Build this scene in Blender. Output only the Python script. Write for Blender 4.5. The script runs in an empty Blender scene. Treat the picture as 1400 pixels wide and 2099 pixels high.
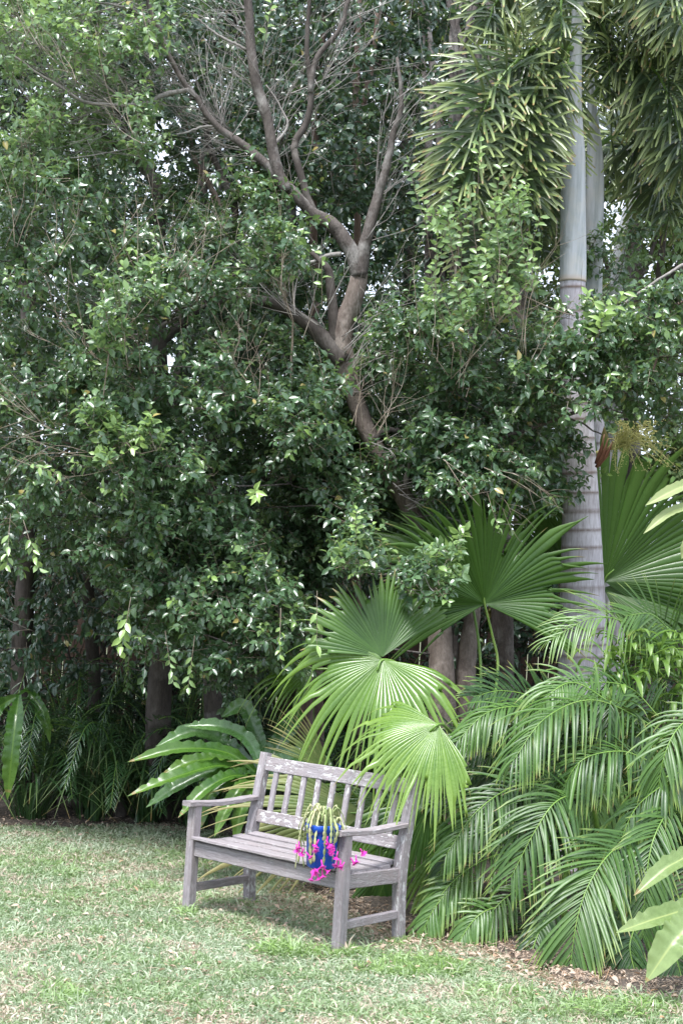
import bpy, math
import numpy as np
from mathutils import Vector

# ------------------------------------------------------------ camera, world, sun, exposure
sc = bpy.context.scene
F_PX, CAM_H, PITCH, ROLL = 2962.7, 1.75, math.radians(4.18), math.radians(3.54)
_f = np.array([0, math.cos(PITCH), math.sin(PITCH)])
_r0 = np.array([1.0, 0, 0]); _u0 = np.cross(_r0, _f)
_r = _r0 * math.cos(ROLL) + _u0 * math.sin(ROLL)
_u = -_r0 * math.sin(ROLL) + _u0 * math.cos(ROLL)
cam_d = bpy.data.cameras.new('camera'); cam = bpy.data.objects.new('camera', cam_d)
sc.collection.objects.link(cam); sc.camera = cam
cam_d.sensor_fit = 'VERTICAL'; cam_d.sensor_height = 36.0; cam_d.lens = F_PX / 2099 * 36.0
cam_d.clip_end = 500; cam_d.clip_start = 0.05
from mathutils import Matrix
cam.matrix_world = Matrix(((_r[0], _u[0], -_f[0], 0), (_r[1], _u[1], -_f[1], 0), (_r[2], _u[2], -_f[2], CAM_H), (0, 0, 0, 1)))

SUN_EL, SUN_AZ = math.radians(62), math.radians(205)      # azimuth from +Y clockwise: behind the camera, a little left
w = bpy.data.worlds.new('World'); sc.world = w; w.use_nodes = True
wn = w.node_tree.nodes; wl = w.node_tree.links; wn.clear()
sky = wn.new('ShaderNodeTexSky'); sky.sky_type = 'NISHITA'; sky.sun_disc = False
sky.sun_elevation = SUN_EL; sky.sun_rotation = SUN_AZ
sky.air_density = 1.0; sky.dust_density = 4.0; sky.ozone_density = 1.0
hs = wn.new('ShaderNodeHueSaturation'); hs.inputs['Saturation'].default_value = 0.8
bg = wn.new('ShaderNodeBackground'); bg.inputs['Strength'].default_value = 0.11
wo = wn.new('ShaderNodeOutputWorld')
wtc = wn.new('ShaderNodeTexCoord'); wnz = wn.new('ShaderNodeTexNoise'); wnz.inputs['Scale'].default_value = 2.2; wnz.inputs['Detail'].default_value = 5
wrp = wn.new('ShaderNodeValToRGB'); wrp.color_ramp.elements[0].position = 0.30; wrp.color_ramp.elements[0].color = (.62, .62, .62, 1); wrp.color_ramp.elements[1].position = 0.55
wmx = wn.new('ShaderNodeMix'); wmx.data_type = 'RGBA'; wmx.inputs[7].default_value = (7.1, 7.9, 9.3, 1)      # bright cloud cover
wl.new(wtc.outputs['Generated'], wnz.inputs['Vector']); wl.new(wnz.outputs['Fac'], wrp.inputs['Fac']); wl.new(wrp.outputs['Color'], wmx.inputs['Factor'])
wl.new(sky.outputs[0], hs.inputs['Color']); wl.new(hs.outputs[0], wmx.inputs[6]); wl.new(wmx.outputs[2], bg.inputs['Color']); wl.new(bg.outputs[0], wo.inputs['Surface'])
sd_ = bpy.data.lights.new('sun', 'SUN'); sd_.energy = 3.4; sd_.angle = math.radians(20); sd_.color = (1.0, 0.99, 0.98)
sun = bpy.data.objects.new('sun', sd_); sc.collection.objects.link(sun)
_sd = Vector((math.sin(SUN_AZ) * math.cos(SUN_EL), math.cos(SUN_AZ) * math.cos(SUN_EL), math.sin(SUN_EL)))
sun.rotation_euler = _sd.to_track_quat('Z', 'Y').to_euler(); sun.location = _sd * 30
sc.view_settings.view_transform = 'Standard'; sc.view_settings.look = 'None'
sc.view_settings.exposure = 1.18; sc.view_settings.gamma = 1.0
sc.render.engine = 'CYCLES'
sc.cycles.max_bounces = 6; sc.cycles.diffuse_bounces = 3; sc.cycles.glossy_bounces = 2
sc.cycles.transmission_bounces = 3; sc.cycles.transparent_max_bounces = 4

RS = np.random.RandomState
C0 = np.array([0, 0, CAM_H])
UP = np.array([0, 0, 1.0])


def at(u, v, d):
    """point seen at photo pixel (u, v), d metres in front of the camera"""
    return C0 + d * (_f + _r * (u - 700) / F_PX - _u * (v - 1049.5) / F_PX)


def gnd(u, v, z=0.0):
    k = _f + _r * (u - 700) / F_PX - _u * (v - 1049.5) / F_PX
    return C0 + k * ((z - CAM_H) / k[2])


def sdir(x, y, z):
    """direction from right, up and towards-the-camera components"""
    q = x * _r + y * _u - z * _f
    return q / np.linalg.norm(q)


def nrm(a):
    a = np.asarray(a, float)
    return a / np.maximum(np.linalg.norm(a, axis=-1, keepdims=True), 1e-9)


def gd(u, d):
    """ground point straight below what is seen at column u, d metres away"""
    p = at(u, 1300, d); return np.array([p[0], p[1], 0.0])


def px(d):
    return d / F_PX          # metres per photo pixel at depth d

# ------------------------------------------------------------ materials


def new_mat(name):
    m = bpy.data.materials.new(name); m.use_nodes = True
    nt = m.node_tree; nt.nodes.clear()
    return m, nt, nt.nodes, nt.links


def node(nt, t, **kw):
    n = nt.nodes.new(t)
    for k, v in kw.items():
        setattr(n, k, v)
    return n


def mixc(nt, fac, a, b, blend='MIX'):
    n = node(nt, 'ShaderNodeMix', data_type='RGBA', blend_type=blend)
    for s, val in ((n.inputs['Factor'], fac), (n.inputs[6], a), (n.inputs[7], b)):
        if hasattr(val, 'is_output'):
            nt.links.new(val, s)
        elif isinstance(val, (int, float)):
            s.default_value = val
        else:
            s.default_value = (*val, 1)
    return n.outputs[2]


def ramp(nt, fac, stops):
    n = node(nt, 'ShaderNodeValToRGB')
    e = n.color_ramp.elements
    while len(e) > 1:
        e.remove(e[0])
    e[0].position = stops[0][0]; c = stops[0][1]; e[0].color = (*c, 1) if not isinstance(c, (int, float)) else (c, c, c, 1)
    for p, c in stops[1:]:
        x = e.new(p); x.color = (*c, 1) if not isinstance(c, (int, float)) else (c, c, c, 1)
    nt.links.new(fac, n.inputs['Fac'])
    return n.outputs['Color']


def math_(nt, op, a, b=None, c=None):
    n = node(nt, 'ShaderNodeMath', operation=op)
    for i, val in enumerate((a, b, c)):
        if val is None:
            continue
        if hasattr(val, 'is_output'):
            nt.links.new(val, n.inputs[i])
        else:
            n.inputs[i].default_value = val
    return n.outputs[0]


def attr3(nt, name='v'):
    a = node(nt, 'ShaderNodeAttribute', attribute_name=name)
    s = node(nt, 'ShaderNodeSeparateXYZ'); nt.links.new(a.outputs['Vector'], s.inputs[0])
    return a.outputs['Vector'], s.outputs[0], s.outputs[1], s.outputs[2]


def noise(nt, vec, scale, detail=3, rough=0.55):
    n = node(nt, 'ShaderNodeTexNoise'); n.inputs['Scale'].default_value = scale
    n.inputs['Detail'].default_value = detail; n.inputs['Roughness'].default_value = rough
    nt.links.new(vec, n.inputs['Vector'])
    return n.outputs['Fac']


def leaf_mat(name, dark, light, young, rough=0.35, transl=0.25, spec=0.5, tip=None, rib=0.0, dry=(0.25, 0.16, 0.07)):
    """v = (random per leaf, youth / place along the leaf, across -1..1)"""
    m, nt, N, L = new_mat(name)
    vec, r, y, s = attr3(nt)
    c = mixc(nt, r, dark, light)
    if tip is None:
        c = mixc(nt, y, c, young)
    else:
        f = ramp(nt, y, [(0.0, 0.0), (tip[0], 0.0), (tip[1], 1.0)])
        c = mixc(nt, f, c, young)
    if rib:
        a = math_(nt, 'ABSOLUTE', s)
        f = ramp(nt, a, [(0.0, rib), (0.12, 0.0)])
        c = mixc(nt, f, c, (min(1, light[0] * 2.2), min(1, light[1] * 1.8), light[2] * 1.6))
    if tip is not None:
        c = mixc(nt, math_(nt, 'MULTIPLY', ramp(nt, y, [(0.90, 0.0), (0.96, 0.9)]), math_(nt, 'GREATER_THAN', math_(nt, 'FRACT', math_(nt, 'MULTIPLY', r, 7.3)), 0.5)), c, dry)
    else:
        c = mixc(nt, math_(nt, 'GREATER_THAN', r, 1.5), c, (0.34, 0.27, 0.09))
    geo = node(nt, 'ShaderNodeNewGeometry')
    tc = node(nt, 'ShaderNodeTexCoord')
    nz = noise(nt, tc.outputs['Object'], 60, 2)
    c = mixc(nt, ramp(nt, nz, [(0.35, 0.0), (0.75, 0.28)]), c, tuple(x * 1.5 for x in light))
    cb = mixc(nt, 0.35, c, tuple(min(1, x * 1.4 + 0.02) for x in light))
    c2 = mixc(nt, geo.outputs['Backfacing'], c, cb)
    p = node(nt, 'ShaderNodeBsdfPrincipled')
    L.new(c2, p.inputs['Base Color'])
    rr = math_(nt, 'MULTIPLY_ADD', nz, 0.25, rough - 0.1)
    rr = math_(nt, 'ADD', rr, math_(nt, 'MULTIPLY', geo.outputs['Backfacing'], 0.2))
    L.new(rr, p.inputs['Roughness'])
    p.inputs['Specular IOR Level'].default_value = spec
    t = node(nt, 'ShaderNodeBsdfTranslucent')
    L.new(mixc(nt, 0.5, c, tuple(min(1, x * 2.2) for x in young)), t.inputs['Color'])
    mx = node(nt, 'ShaderNodeMixShader'); mx.inputs[0].default_value = transl
    o = node(nt, 'ShaderNodeOutputMaterial')
    L.new(p.outputs[0], mx.inputs[1]); L.new(t.outputs[0], mx.inputs[2]); L.new(mx.outputs[0], o.inputs['Surface'])
    return m


def solid_mat(name, colfn, rough=0.8, bump=None, spec=0.3):
    m, nt, N, L = new_mat(name)
    p = node(nt, 'ShaderNodeBsdfPrincipled'); o = node(nt, 'ShaderNodeOutputMaterial')
    p.inputs['Roughness'].default_value = rough; p.inputs['Specular IOR Level'].default_value = spec
    col, h = colfn(nt)
    L.new(col, p.inputs['Base Color'])
    if h is not None:
        b = node(nt, 'ShaderNodeBump'); b.inputs['Distance'].default_value = bump or 0.003; b.inputs['Strength'].default_value = 0.8
        L.new(h, b.inputs['Height']); L.new(b.outputs[0], p.inputs['Normal'])
    L.new(p.outputs[0], o.inputs['Surface'])
    return m


def bark_cols(a, b, c, sc1=9, blotch=0.6):
    def fn(nt):
        tc = node(nt, 'ShaderNodeTexCoord')
        mp = node(nt, 'ShaderNodeMapping'); mp.inputs['Scale'].default_value = (1, 1, 0.35)
        nt.links.new(tc.outputs['Object'], mp.inputs[0])
        n1 = noise(nt, mp.outputs[0], sc1, 5, 0.65); n2 = noise(nt, tc.outputs['Object'], 4, 4, 0.6); n3 = noise(nt, mp.outputs[0], 70, 3, 0.7)
        col = mixc(nt, ramp(nt, n1, [(0.3, 0.0), (0.7, 1.0)]), a, b)
        col = mixc(nt, ramp(nt, n2, [(0.52, 0.0), (0.66, blotch)]), col, c)
        col = mixc(nt, ramp(nt, n3, [(0.3, 0.45), (0.6, 0.0)]), col, tuple(x * 0.45 for x in a))
        return col, math_(nt, 'ADD', n3, n1)
    return fn


M = {}
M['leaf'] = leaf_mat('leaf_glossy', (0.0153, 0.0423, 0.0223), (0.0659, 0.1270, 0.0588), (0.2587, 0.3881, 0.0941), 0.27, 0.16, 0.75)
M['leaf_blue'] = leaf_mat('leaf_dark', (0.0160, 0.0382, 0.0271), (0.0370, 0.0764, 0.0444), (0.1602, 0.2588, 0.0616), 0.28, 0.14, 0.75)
M['leaf_fresh'] = leaf_mat('leaf_fresh', (0.0400, 0.0875, 0.0450), (0.1187, 0.1938, 0.0875), (0.3125, 0.4500, 0.1250), 0.28, 0.25, 0.7)
M['leaf_back'] = leaf_mat('leaf_far', (0.030, 0.055, 0.025), (0.07, 0.115, 0.04), (0.20, 0.27, 0.06), 0.5, 0.35, 0.3)
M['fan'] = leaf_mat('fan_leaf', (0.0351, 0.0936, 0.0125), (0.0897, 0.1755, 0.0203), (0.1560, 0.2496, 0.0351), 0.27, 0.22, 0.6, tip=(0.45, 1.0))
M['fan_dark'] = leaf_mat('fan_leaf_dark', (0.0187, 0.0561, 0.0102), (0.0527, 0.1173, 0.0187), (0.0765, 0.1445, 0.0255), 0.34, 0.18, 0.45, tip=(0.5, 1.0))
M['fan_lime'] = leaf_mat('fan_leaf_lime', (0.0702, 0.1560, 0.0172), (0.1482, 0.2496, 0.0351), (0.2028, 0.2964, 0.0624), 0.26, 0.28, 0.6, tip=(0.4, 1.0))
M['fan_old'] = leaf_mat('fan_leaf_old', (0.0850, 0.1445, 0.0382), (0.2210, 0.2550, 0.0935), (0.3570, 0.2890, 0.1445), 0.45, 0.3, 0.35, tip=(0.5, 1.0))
M['areca'] = leaf_mat('cane_leaflet', (0.0112, 0.0383, 0.0112), (0.0623, 0.1319, 0.0240), (0.2158, 0.2797, 0.0639), 0.37, 0.15, 0.42, tip=(0.72, 1.0))
M['areca_light'] = leaf_mat('cane_leaflet_light', (0.0612, 0.1368, 0.0324), (0.1224, 0.2160, 0.0540), (0.2448, 0.3168, 0.0936), 0.33, 0.32, 0.5, tip=(0.6, 1.0))
M['foxtail'] = leaf_mat('foxtail_leaflet', (0.0168, 0.0393, 0.0168), (0.0655, 0.1076, 0.0374), (0.2805, 0.3366, 0.1216), 0.30, 0.13, 0.6, tip=(0.55, 1.35))
M['fern'] = leaf_mat('nest_fern', (0.0216, 0.0684, 0.0101), (0.0576, 0.1260, 0.0187), (0.0936, 0.1728, 0.0288), 0.28, 0.22, 0.5, tip=(0.6, 1.0), rib=0.7)
M['fern_pale'] = leaf_mat('nest_fern_pale', (0.1280, 0.1920, 0.0600), (0.1920, 0.2640, 0.1040), (0.2160, 0.2800, 0.1120), 0.34, 0.3, 0.5, tip=(0.7, 1.0), rib=0.6)
M['cycad'] = leaf_mat('cycad_leaflet', (0.016, 0.050, 0.020), (0.035, 0.092, 0.030), (0.08, 0.16, 0.04), 0.26, 0.15, 0.6)
M['strap'] = leaf_mat('strap_leaf', (0.012, 0.040, 0.014), (0.042, 0.095, 0.028), (0.12, 0.15, 0.05), 0.3, 0.12, 0.55, tip=(0.7, 1.3))
M['ginger'] = leaf_mat('ginger_leaf', (0.1275, 0.2125, 0.0595), (0.2295, 0.2975, 0.1190), (0.3230, 0.3655, 0.1700), 0.36, 0.35, 0.4, rib=0.5)
M['broad'] = leaf_mat('broad_leaf', (0.0240, 0.0800, 0.0160), (0.0720, 0.1600, 0.0320), (0.1600, 0.2560, 0.0480), 0.33, 0.3, 0.5)
M['cactus'] = leaf_mat('cactus_pad', (0.22, 0.30, 0.11), (0.50, 0.52, 0.28), (0.62, 0.48, 0.34), 0.5, 0.25, 0.3)
M['petal'] = leaf_mat('petal', (0.34, 0.006, 0.17), (0.66, 0.02, 0.38), (0.80, 0.15, 0.55), 0.45, 0.35, 0.3)
M['grass'] = leaf_mat('grass_blade', (0.1165, 0.1792, 0.0806), (0.3853, 0.4301, 0.3226), (0.1792, 0.3046, 0.0538), 0.45, 0.25, 0.45)
M['straw'] = leaf_mat('straw', (0.1920, 0.1520, 0.1040), (0.4400, 0.3840, 0.3040), (0.2800, 0.2000, 0.1200), 0.7, 0.15, 0.2)
M['dry'] = leaf_mat('dry_leaf', (0.19, 0.135, 0.10), (0.50, 0.40, 0.32), (0.35, 0.20, 0.10), 0.7, 0.15, 0.2)
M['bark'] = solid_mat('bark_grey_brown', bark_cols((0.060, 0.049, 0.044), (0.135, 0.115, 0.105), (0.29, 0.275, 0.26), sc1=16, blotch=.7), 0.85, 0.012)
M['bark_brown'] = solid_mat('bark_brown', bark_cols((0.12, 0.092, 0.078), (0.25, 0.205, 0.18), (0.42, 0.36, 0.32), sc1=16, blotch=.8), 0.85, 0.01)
M['bark_pale'] = solid_mat('bark_pale', bark_cols((0.17, 0.15, 0.14), (0.32, 0.295, 0.28), (0.46, 0.44, 0.42)), 0.85, 0.004)
M['bark_red'] = solid_mat('bark_reddish', bark_cols((0.12, 0.080, 0.065), (0.23, 0.165, 0.14), (0.32, 0.27, 0.24)), 0.85, 0.005)
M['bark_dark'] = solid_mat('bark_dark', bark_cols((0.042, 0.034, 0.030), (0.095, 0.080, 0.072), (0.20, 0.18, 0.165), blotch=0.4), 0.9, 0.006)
M['twig'] = solid_mat('twig', bark_cols((0.16, 0.12, 0.09), (0.29, 0.24, 0.19), (0.42, 0.38, 0.32)), 0.8, 0.001)
M['petiole'] = solid_mat('petiole', bark_cols((0.10, 0.20, 0.03), (0.16, 0.28, 0.05), (0.22, 0.30, 0.08)), 0.4, 0.0005, 0.5)
M['husk'] = solid_mat('husk', bark_cols((0.13, 0.05, 0.035), (0.25, 0.11, 0.07), (0.40, 0.26, 0.16)), 0.7, 0.003)
M['flower_stalk'] = solid_mat('flower_stalk', bark_cols((0.38, 0.36, 0.12), (0.52, 0.50, 0.20), (0.6, 0.56, 0.28)), 0.6, 0.001)


def wood_cols(nt, lich_amt=0.9):
    vec, lx, py, sd = attr3(nt)
    cmb = node(nt, 'ShaderNodeCombineXYZ'); nt.links.new(math_(nt, 'MULTIPLY', lx, 1.4), cmb.inputs[0])
    nt.links.new(math_(nt, 'MULTIPLY', py, 26), cmb.inputs[1]); nt.links.new(math_(nt, 'MULTIPLY', sd, 37), cmb.inputs[2])
    cm2 = node(nt, 'ShaderNodeCombineXYZ'); nt.links.new(math_(nt, 'MULTIPLY', lx, 1.0), cm2.inputs[0])
    nt.links.new(math_(nt, 'MULTIPLY', py, 2.2), cm2.inputs[1]); nt.links.new(math_(nt, 'MULTIPLY', sd, 19), cm2.inputs[2])
    g1 = noise(nt, cmb.outputs[0], 3.2, 5, 0.7); g2 = noise(nt, cmb.outputs[0], 11, 3, 0.7)
    l1 = noise(nt, cm2.outputs[0], 22, 5, 0.72); l2 = noise(nt, cm2.outputs[0], 3.2, 3, 0.6)
    col = mixc(nt, ramp(nt, g1, [(0.3, 0.0), (0.7, 1.0)]), (0.145, 0.125, 0.135), (0.315, 0.285, 0.30))
    col = mixc(nt, ramp(nt, g2, [(0.30, 0.75), (0.5, 0.0)]), col, (0.045, 0.034, 0.034))
    col = mixc(nt, ramp(nt, l2, [(0.40, 0.0), (0.7, 0.55)]), col, (0.23, 0.18, 0.165))
    lich = math_(nt, 'MULTIPLY', ramp(nt, l1, [(0.52, 0.0), (0.58, 1.0)]), ramp(nt, l2, [(0.40, 0.06), (0.56, 1.0)]))
    col = mixc(nt, math_(nt, 'MULTIPLY', lich, lich_amt), col, (0.56, 0.56, 0.56))
    return col, math_(nt, 'ADD', math_(nt, 'ADD', g1, math_(nt, 'MULTIPLY', g2, 0.8)), math_(nt, 'MULTIPLY', lich, 0.5))


def wood_light(nt):
    c, h = wood_cols(nt)
    return mixc(nt, 0.13, c, (0.54, 0.52, 0.55)), h


def wood_plain(nt):
    c, h = wood_cols(nt, 0.22)
    return mixc(nt, 0.15, c, (0.50, 0.47, 0.50)), h


M['wood'] = solid_mat('weathered_timber_lichen', wood_light, 0.82, 0.004, 0.25)
M['wood_plain'] = solid_mat('weathered_timber', wood_plain, 0.82, 0.004, 0.25)


def palm_trunk_cols(nt):
    vec, h_, ring, seed = attr3(nt)          # h in metres, ring 0..1
    tc = node(nt, 'ShaderNodeTexCoord')
    mp = node(nt, 'ShaderNodeMapping'); mp.inputs['Scale'].default_value = (1, 1, 0.12); nt.links.new(tc.outputs['Object'], mp.inputs[0])
    n1 = noise(nt, mp.outputs[0], 55, 5, 0.7); n2 = noise(nt, tc.outputs['Object'], 5, 4, 0.6); n3 = noise(nt, tc.outputs['Object'], 35, 3)
    col = mixc(nt, ramp(nt, n2, [(0.3, 0.0), (0.7, 1.0)]), (0.42, 0.385, 0.42), (0.62, 0.59, 0.64))
    col = mixc(nt, ramp(nt, n1, [(0.32, 0.75), (0.56, 0.0)]), col, (0.22, 0.19, 0.19))
    rg = math_(nt, 'MULTIPLY', ring, ramp(nt, n3, [(0.2, 0.45), (0.55, 1.0)]))
    col = mixc(nt, rg, col, (0.16, 0.115, 0.095))
    return col, n1


def shaft_cols(nt):
    vec, h_, ring, seed = attr3(nt)
    tc = node(nt, 'ShaderNodeTexCoord')
    mp = node(nt, 'ShaderNodeMapping'); mp.inputs['Scale'].default_value = (1, 1, 0.06); nt.links.new(tc.outputs['Object'], mp.inputs[0])
    n1 = noise(nt, mp.outputs[0], 17, 5, 0.65); n2 = noise(nt, tc.outputs['Object'], 5, 5, .7)
    col = mixc(nt, ramp(nt, n1, [(0.3, 0.0), (0.7, 1.0)]), (0.25, 0.275, 0.275), (0.57, 0.58, 0.63))
    col = mixc(nt, ramp(nt, n2, [(0.5, 0.0), (0.7, 0.4)]), col, (0.55, 0.50, 0.42))
    col = mixc(nt, ramp(nt, n2, [(0.3, 0.55), (0.42, 0.0)]), col, (0.17, 0.18, 0.15))
    col = mixc(nt, ring, col, (0.50, 0.40, 0.32))
    return col, n1


M['palm_trunk'] = solid_mat('palm_trunk', palm_trunk_cols, 0.8, 0.003)
M['shaft'] = solid_mat('crownshaft', shaft_cols, 0.5, 0.001, 0.4)


def pot_cols(nt):
    tc = node(nt, 'ShaderNodeTexCoord'); n = noise(nt, tc.outputs['Object'], 30, 3)
    return mixc(nt, ramp(nt, n, [(0.4, 0.0), (0.8, 0.5)]), (0.003, 0.05, 0.36), (0.02, 0.09, 0.44)), None


M['pot'] = solid_mat('blue_glaze', pot_cols, 0.3, None, 0.5)


def soil_cols(nt):
    tc = node(nt, 'ShaderNodeTexCoord')
    n1 = noise(nt, tc.outputs['Object'], 3, 5, 0.7); n2 = noise(nt, tc.outputs['Object'], 45, 4, 0.7)
    c = mixc(nt, ramp(nt, n1, [(0.35, 0.0), (0.65, 1.0)]), (0.035, 0.028, 0.024), (0.10, 0.082, 0.068))
    c = mixc(nt, ramp(nt, n2, [(0.5, 0.0), (0.72, 0.7)]), c, (0.27, 0.22, 0.17))
    return c, n2


def lawn_cols(nt):
    tc = node(nt, 'ShaderNodeTexCoord')
    n1 = noise(nt, tc.outputs['Object'], 1.3, 4, 0.6); n2 = noise(nt, tc.outputs['Object'], 60, 4, 0.75)
    c = mixc(nt, ramp(nt, n1, [(0.35, 0.0), (0.65, 1.0)]), (0.12, 0.15, 0.065), (0.20, 0.20, 0.12))
    c = mixc(nt, ramp(nt, n2, [(0.42, 0.8), (0.58, 0.0)]), c, (0.055, 0.05, 0.03))
    return c, n2


M['soil'] = solid_mat('garden_soil', soil_cols, 0.95, 0.02)
M['lawn'] = solid_mat('lawn_ground', lawn_cols, 0.95, 0.01)


def fence_cols(nt):
    tc = node(nt, 'ShaderNodeTexCoord')
    mp = node(nt, 'ShaderNodeMapping'); mp.inputs['Scale'].default_value = (1, 1, 0.08); nt.links.new(tc.outputs['Object'], mp.inputs[0])
    n1 = noise(nt, mp.outputs[0], 18, 5, 0.7)
    return mixc(nt, ramp(nt, n1, [(0.3, 0.0), (0.7, 1.0)]), (0.035, 0.022, 0.016), (0.085, 0.055, 0.042)), n1


M['fence'] = solid_mat('fence_timber', fence_cols, 0.9, 0.004)

# ------------------------------------------------------------ mesh gathering


class G:
    def __init__(s):
        s.V = []; s.A = []; s.Q = []; s.T = []; s.P = []; s.n = 0

    def add(s, V, A, Q=None, T=None, polys=None):
        V = np.asarray(V, float).reshape(-1, 3)
        A = np.asarray(A, float)
        if A.ndim == 1:
            A = np.tile(A, (len(V), 1))
        s.V.append(V); s.A.append(A)
        if Q is not None and len(Q):
            s.Q.append(np.asarray(Q, int).reshape(-1, 4) + s.n)
        if T is not None and len(T):
            s.T.append(np.asarray(T, int).reshape(-1, 3) + s.n)
        if polys:
            s.P += [[i + s.n for i in p] for p in polys]
        s.n += len(V)

    def arrays(s):
        loops = []; sizes = []
        if s.Q:
            q = np.concatenate(s.Q); loops.append(q.ravel()); sizes.append(np.full(len(q), 4))
        if s.T:
            t = np.concatenate(s.T); loops.append(t.ravel()); sizes.append(np.full(len(t), 3))
        if s.P:
            loops.append(np.array([i for p in s.P for i in p])); sizes.append(np.array([len(p) for p in s.P]))
        return np.concatenate(s.V), np.concatenate(s.A), np.concatenate(loops), np.concatenate(sizes)

    def build(s, name, mat, parent=None, smooth=True, more=()):
        V, A, loops, sizes = s.arrays(); mi = np.zeros(len(sizes), int)
        for k, (h, _) in enumerate(more):
            if not h.n: continue
            V2, A2, l2, s2 = h.arrays(); loops = np.r_[loops, l2 + len(V)]; V = np.r_[V, V2]; A = np.r_[A, A2]; sizes = np.r_[sizes, s2]; mi = np.r_[mi, np.full(len(s2), k + 1)]
        me = bpy.data.meshes.new(name)
        me.vertices.add(len(V)); me.vertices.foreach_set('co', V.ravel().astype(np.float32))
        me.loops.add(len(loops)); me.loops.foreach_set('vertex_index', loops.astype(np.int32))
        me.polygons.add(len(sizes))
        st = np.concatenate([[0], np.cumsum(sizes)[:-1]])
        me.polygons.foreach_set('loop_start', st.astype(np.int32))
        me.polygons.foreach_set('loop_total', sizes.astype(np.int32))
        me.polygons.foreach_set('use_smooth', np.full(len(sizes), smooth))
        me.polygons.foreach_set('material_index', mi.astype(np.int32))
        at_ = me.attributes.new('v', 'FLOAT_VECTOR', 'POINT'); at_.data.foreach_set('vector', A.ravel().astype(np.float32))
        me.materials.append(M[mat])
        for _, m2 in more: me.materials.append(M[m2])
        me.update(calc_edges=True)
        o = bpy.data.objects.new(name, me); sc.collection.objects.link(o)
        if parent is not None:
            o.parent = parent
        return o


def tag(o, label=None, cat=None, group=None, kind=None):
    if label: o['label'] = label
    if cat: o['category'] = cat
    if group: o['group'] = group
    if kind: o['kind'] = kind
    return o


def thing(name, loc, label, cat, group=None, rz=0):
    o = bpy.data.objects.new(name, None); sc.collection.objects.link(o)
    o.location = loc; o.rotation_euler = (0, 0, rz); o.empty_display_size = 0.2
    return tag(o, label, cat, group)


def child(g, name, mat, root, smooth=True, parent=None, more=()):
    """build world-space geometry as a child of root (an unrotated Empty) or of a part that sits at root's place"""
    V0 = np.array(root.location)
    for h in [g] + [m[0] for m in more]:
        h.V = [v - V0 for v in h.V]
    return g.build(name, mat, parent or root, smooth, more)


def catmull(P, n):
    P = np.asarray(P, float)
    if len(P) == 2:
        t = np.linspace(0, 1, n)[:, None]; return P[0] * (1 - t) + P[1] * t
    Q = np.vstack([2 * P[0] - P[1], P, 2 * P[-1] - P[-2]])
    t = np.linspace(0, len(P) - 1 - 1e-9, n); i = t.astype(int); f = (t - i)[:, None]
    a, b, c, d = Q[i], Q[i + 1], Q[i + 2], Q[i + 3]
    return 0.5 * ((2 * b) + (-a + c) * f + (2 * a - 5 * b + 4 * c - d) * f ** 2 + (-a + 3 * b - 3 * c + d) * f ** 3)


def frames(P):
    T = nrm(np.gradient(P, axis=0))
    ref = UP if abs(T[0] @ UP) < 0.9 else np.array([1.0, 0, 0])
    s = nrm(np.cross(T[0], ref)); S = [s]
    for i in range(1, len(P)):
        s = nrm(S[-1] - T[i] * (S[-1] @ T[i])); S.append(s)
    S = np.array(S); return T, S, np.cross(S, T)


def tube(g, P, R, sides=8, attr=(0, 0, 0), wob=0.0, rs=None, attrs=None):
    P = np.asarray(P, float); n = len(P); R = np.interp(np.linspace(0, 1, n), np.linspace(0, 1, len(R)), R) if len(R) != n else np.asarray(R, float)
    T, S, B = frames(P)
    a = np.linspace(0, 2 * np.pi, sides, endpoint=False)
    rad = R[:, None] * np.ones(sides)
    if wob and rs is not None:
        ph = rs.rand(4) * 6.28; tt = np.linspace(0, 1, n)[:, None] * 9
        rad = rad * (1 + wob * (np.sin(2 * a + ph[0] + tt) + 0.7 * np.sin(3 * a + ph[1] - tt * 1.7) + 0.6 * np.sin(tt * 3 + ph[2])))
    V = P[:, None] + rad[..., None] * (np.cos(a)[None, :, None] * S[:, None] + np.sin(a)[None, :, None] * B[:, None])
    i = np.arange(n - 1)[:, None] * sides; j = np.arange(sides)[None]; k = (j + 1) % sides
    Q = np.stack([i + j, i + k, i + sides + k, i + sides + j], -1).reshape(-1, 4)
    A = np.tile(np.asarray(attr, float), (n * sides, 1)) if attrs is None else np.repeat(np.asarray(attrs, float), sides, axis=0)
    g.add(V, A, Q, polys=[list(range(sides))[::-1], [(n - 1) * sides + q for q in range(sides)]])


def twigs_v(g, P0, P1, r0, r1, sag=0.0):
    """many thin 3-sided twigs at once"""
    m = len(P0); D = nrm(P1 - P0); ln = np.linalg.norm(P1 - P0, axis=1, keepdims=True)
    ref = np.where(np.abs(D[:, 2:3]) > 0.9, np.array([[1.0, 0, 0]]), UP[None])
    S = nrm(np.cross(D, ref)); B = np.cross(S, D)
    out = []
    for t in (0, 0.5, 1.0):
        c = P0 + (P1 - P0) * t - UP * sag * ln * (t * (1 - t)) * 4
        r = (r0 * (1 - t) + r1 * t)
        r = np.broadcast_to(np.asarray(r, float).reshape(-1, 1), (m, 1))
        for k in range(3):
            a = k * 2.0944; out.append(c + r * (math.cos(a) * S + math.sin(a) * B))
    V = np.stack(out, 1); base = np.arange(m)[:, None, None] * 9
    q = np.array([[s * 3 + k, s * 3 + (k + 1) % 3, (s + 1) * 3 + (k + 1) % 3, (s + 1) * 3 + k] for s in (0, 1) for k in range(3)])
    g.add(V.reshape(-1, 3), (0, 0, 0), (base + q[None]).reshape(-1, 4))


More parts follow.
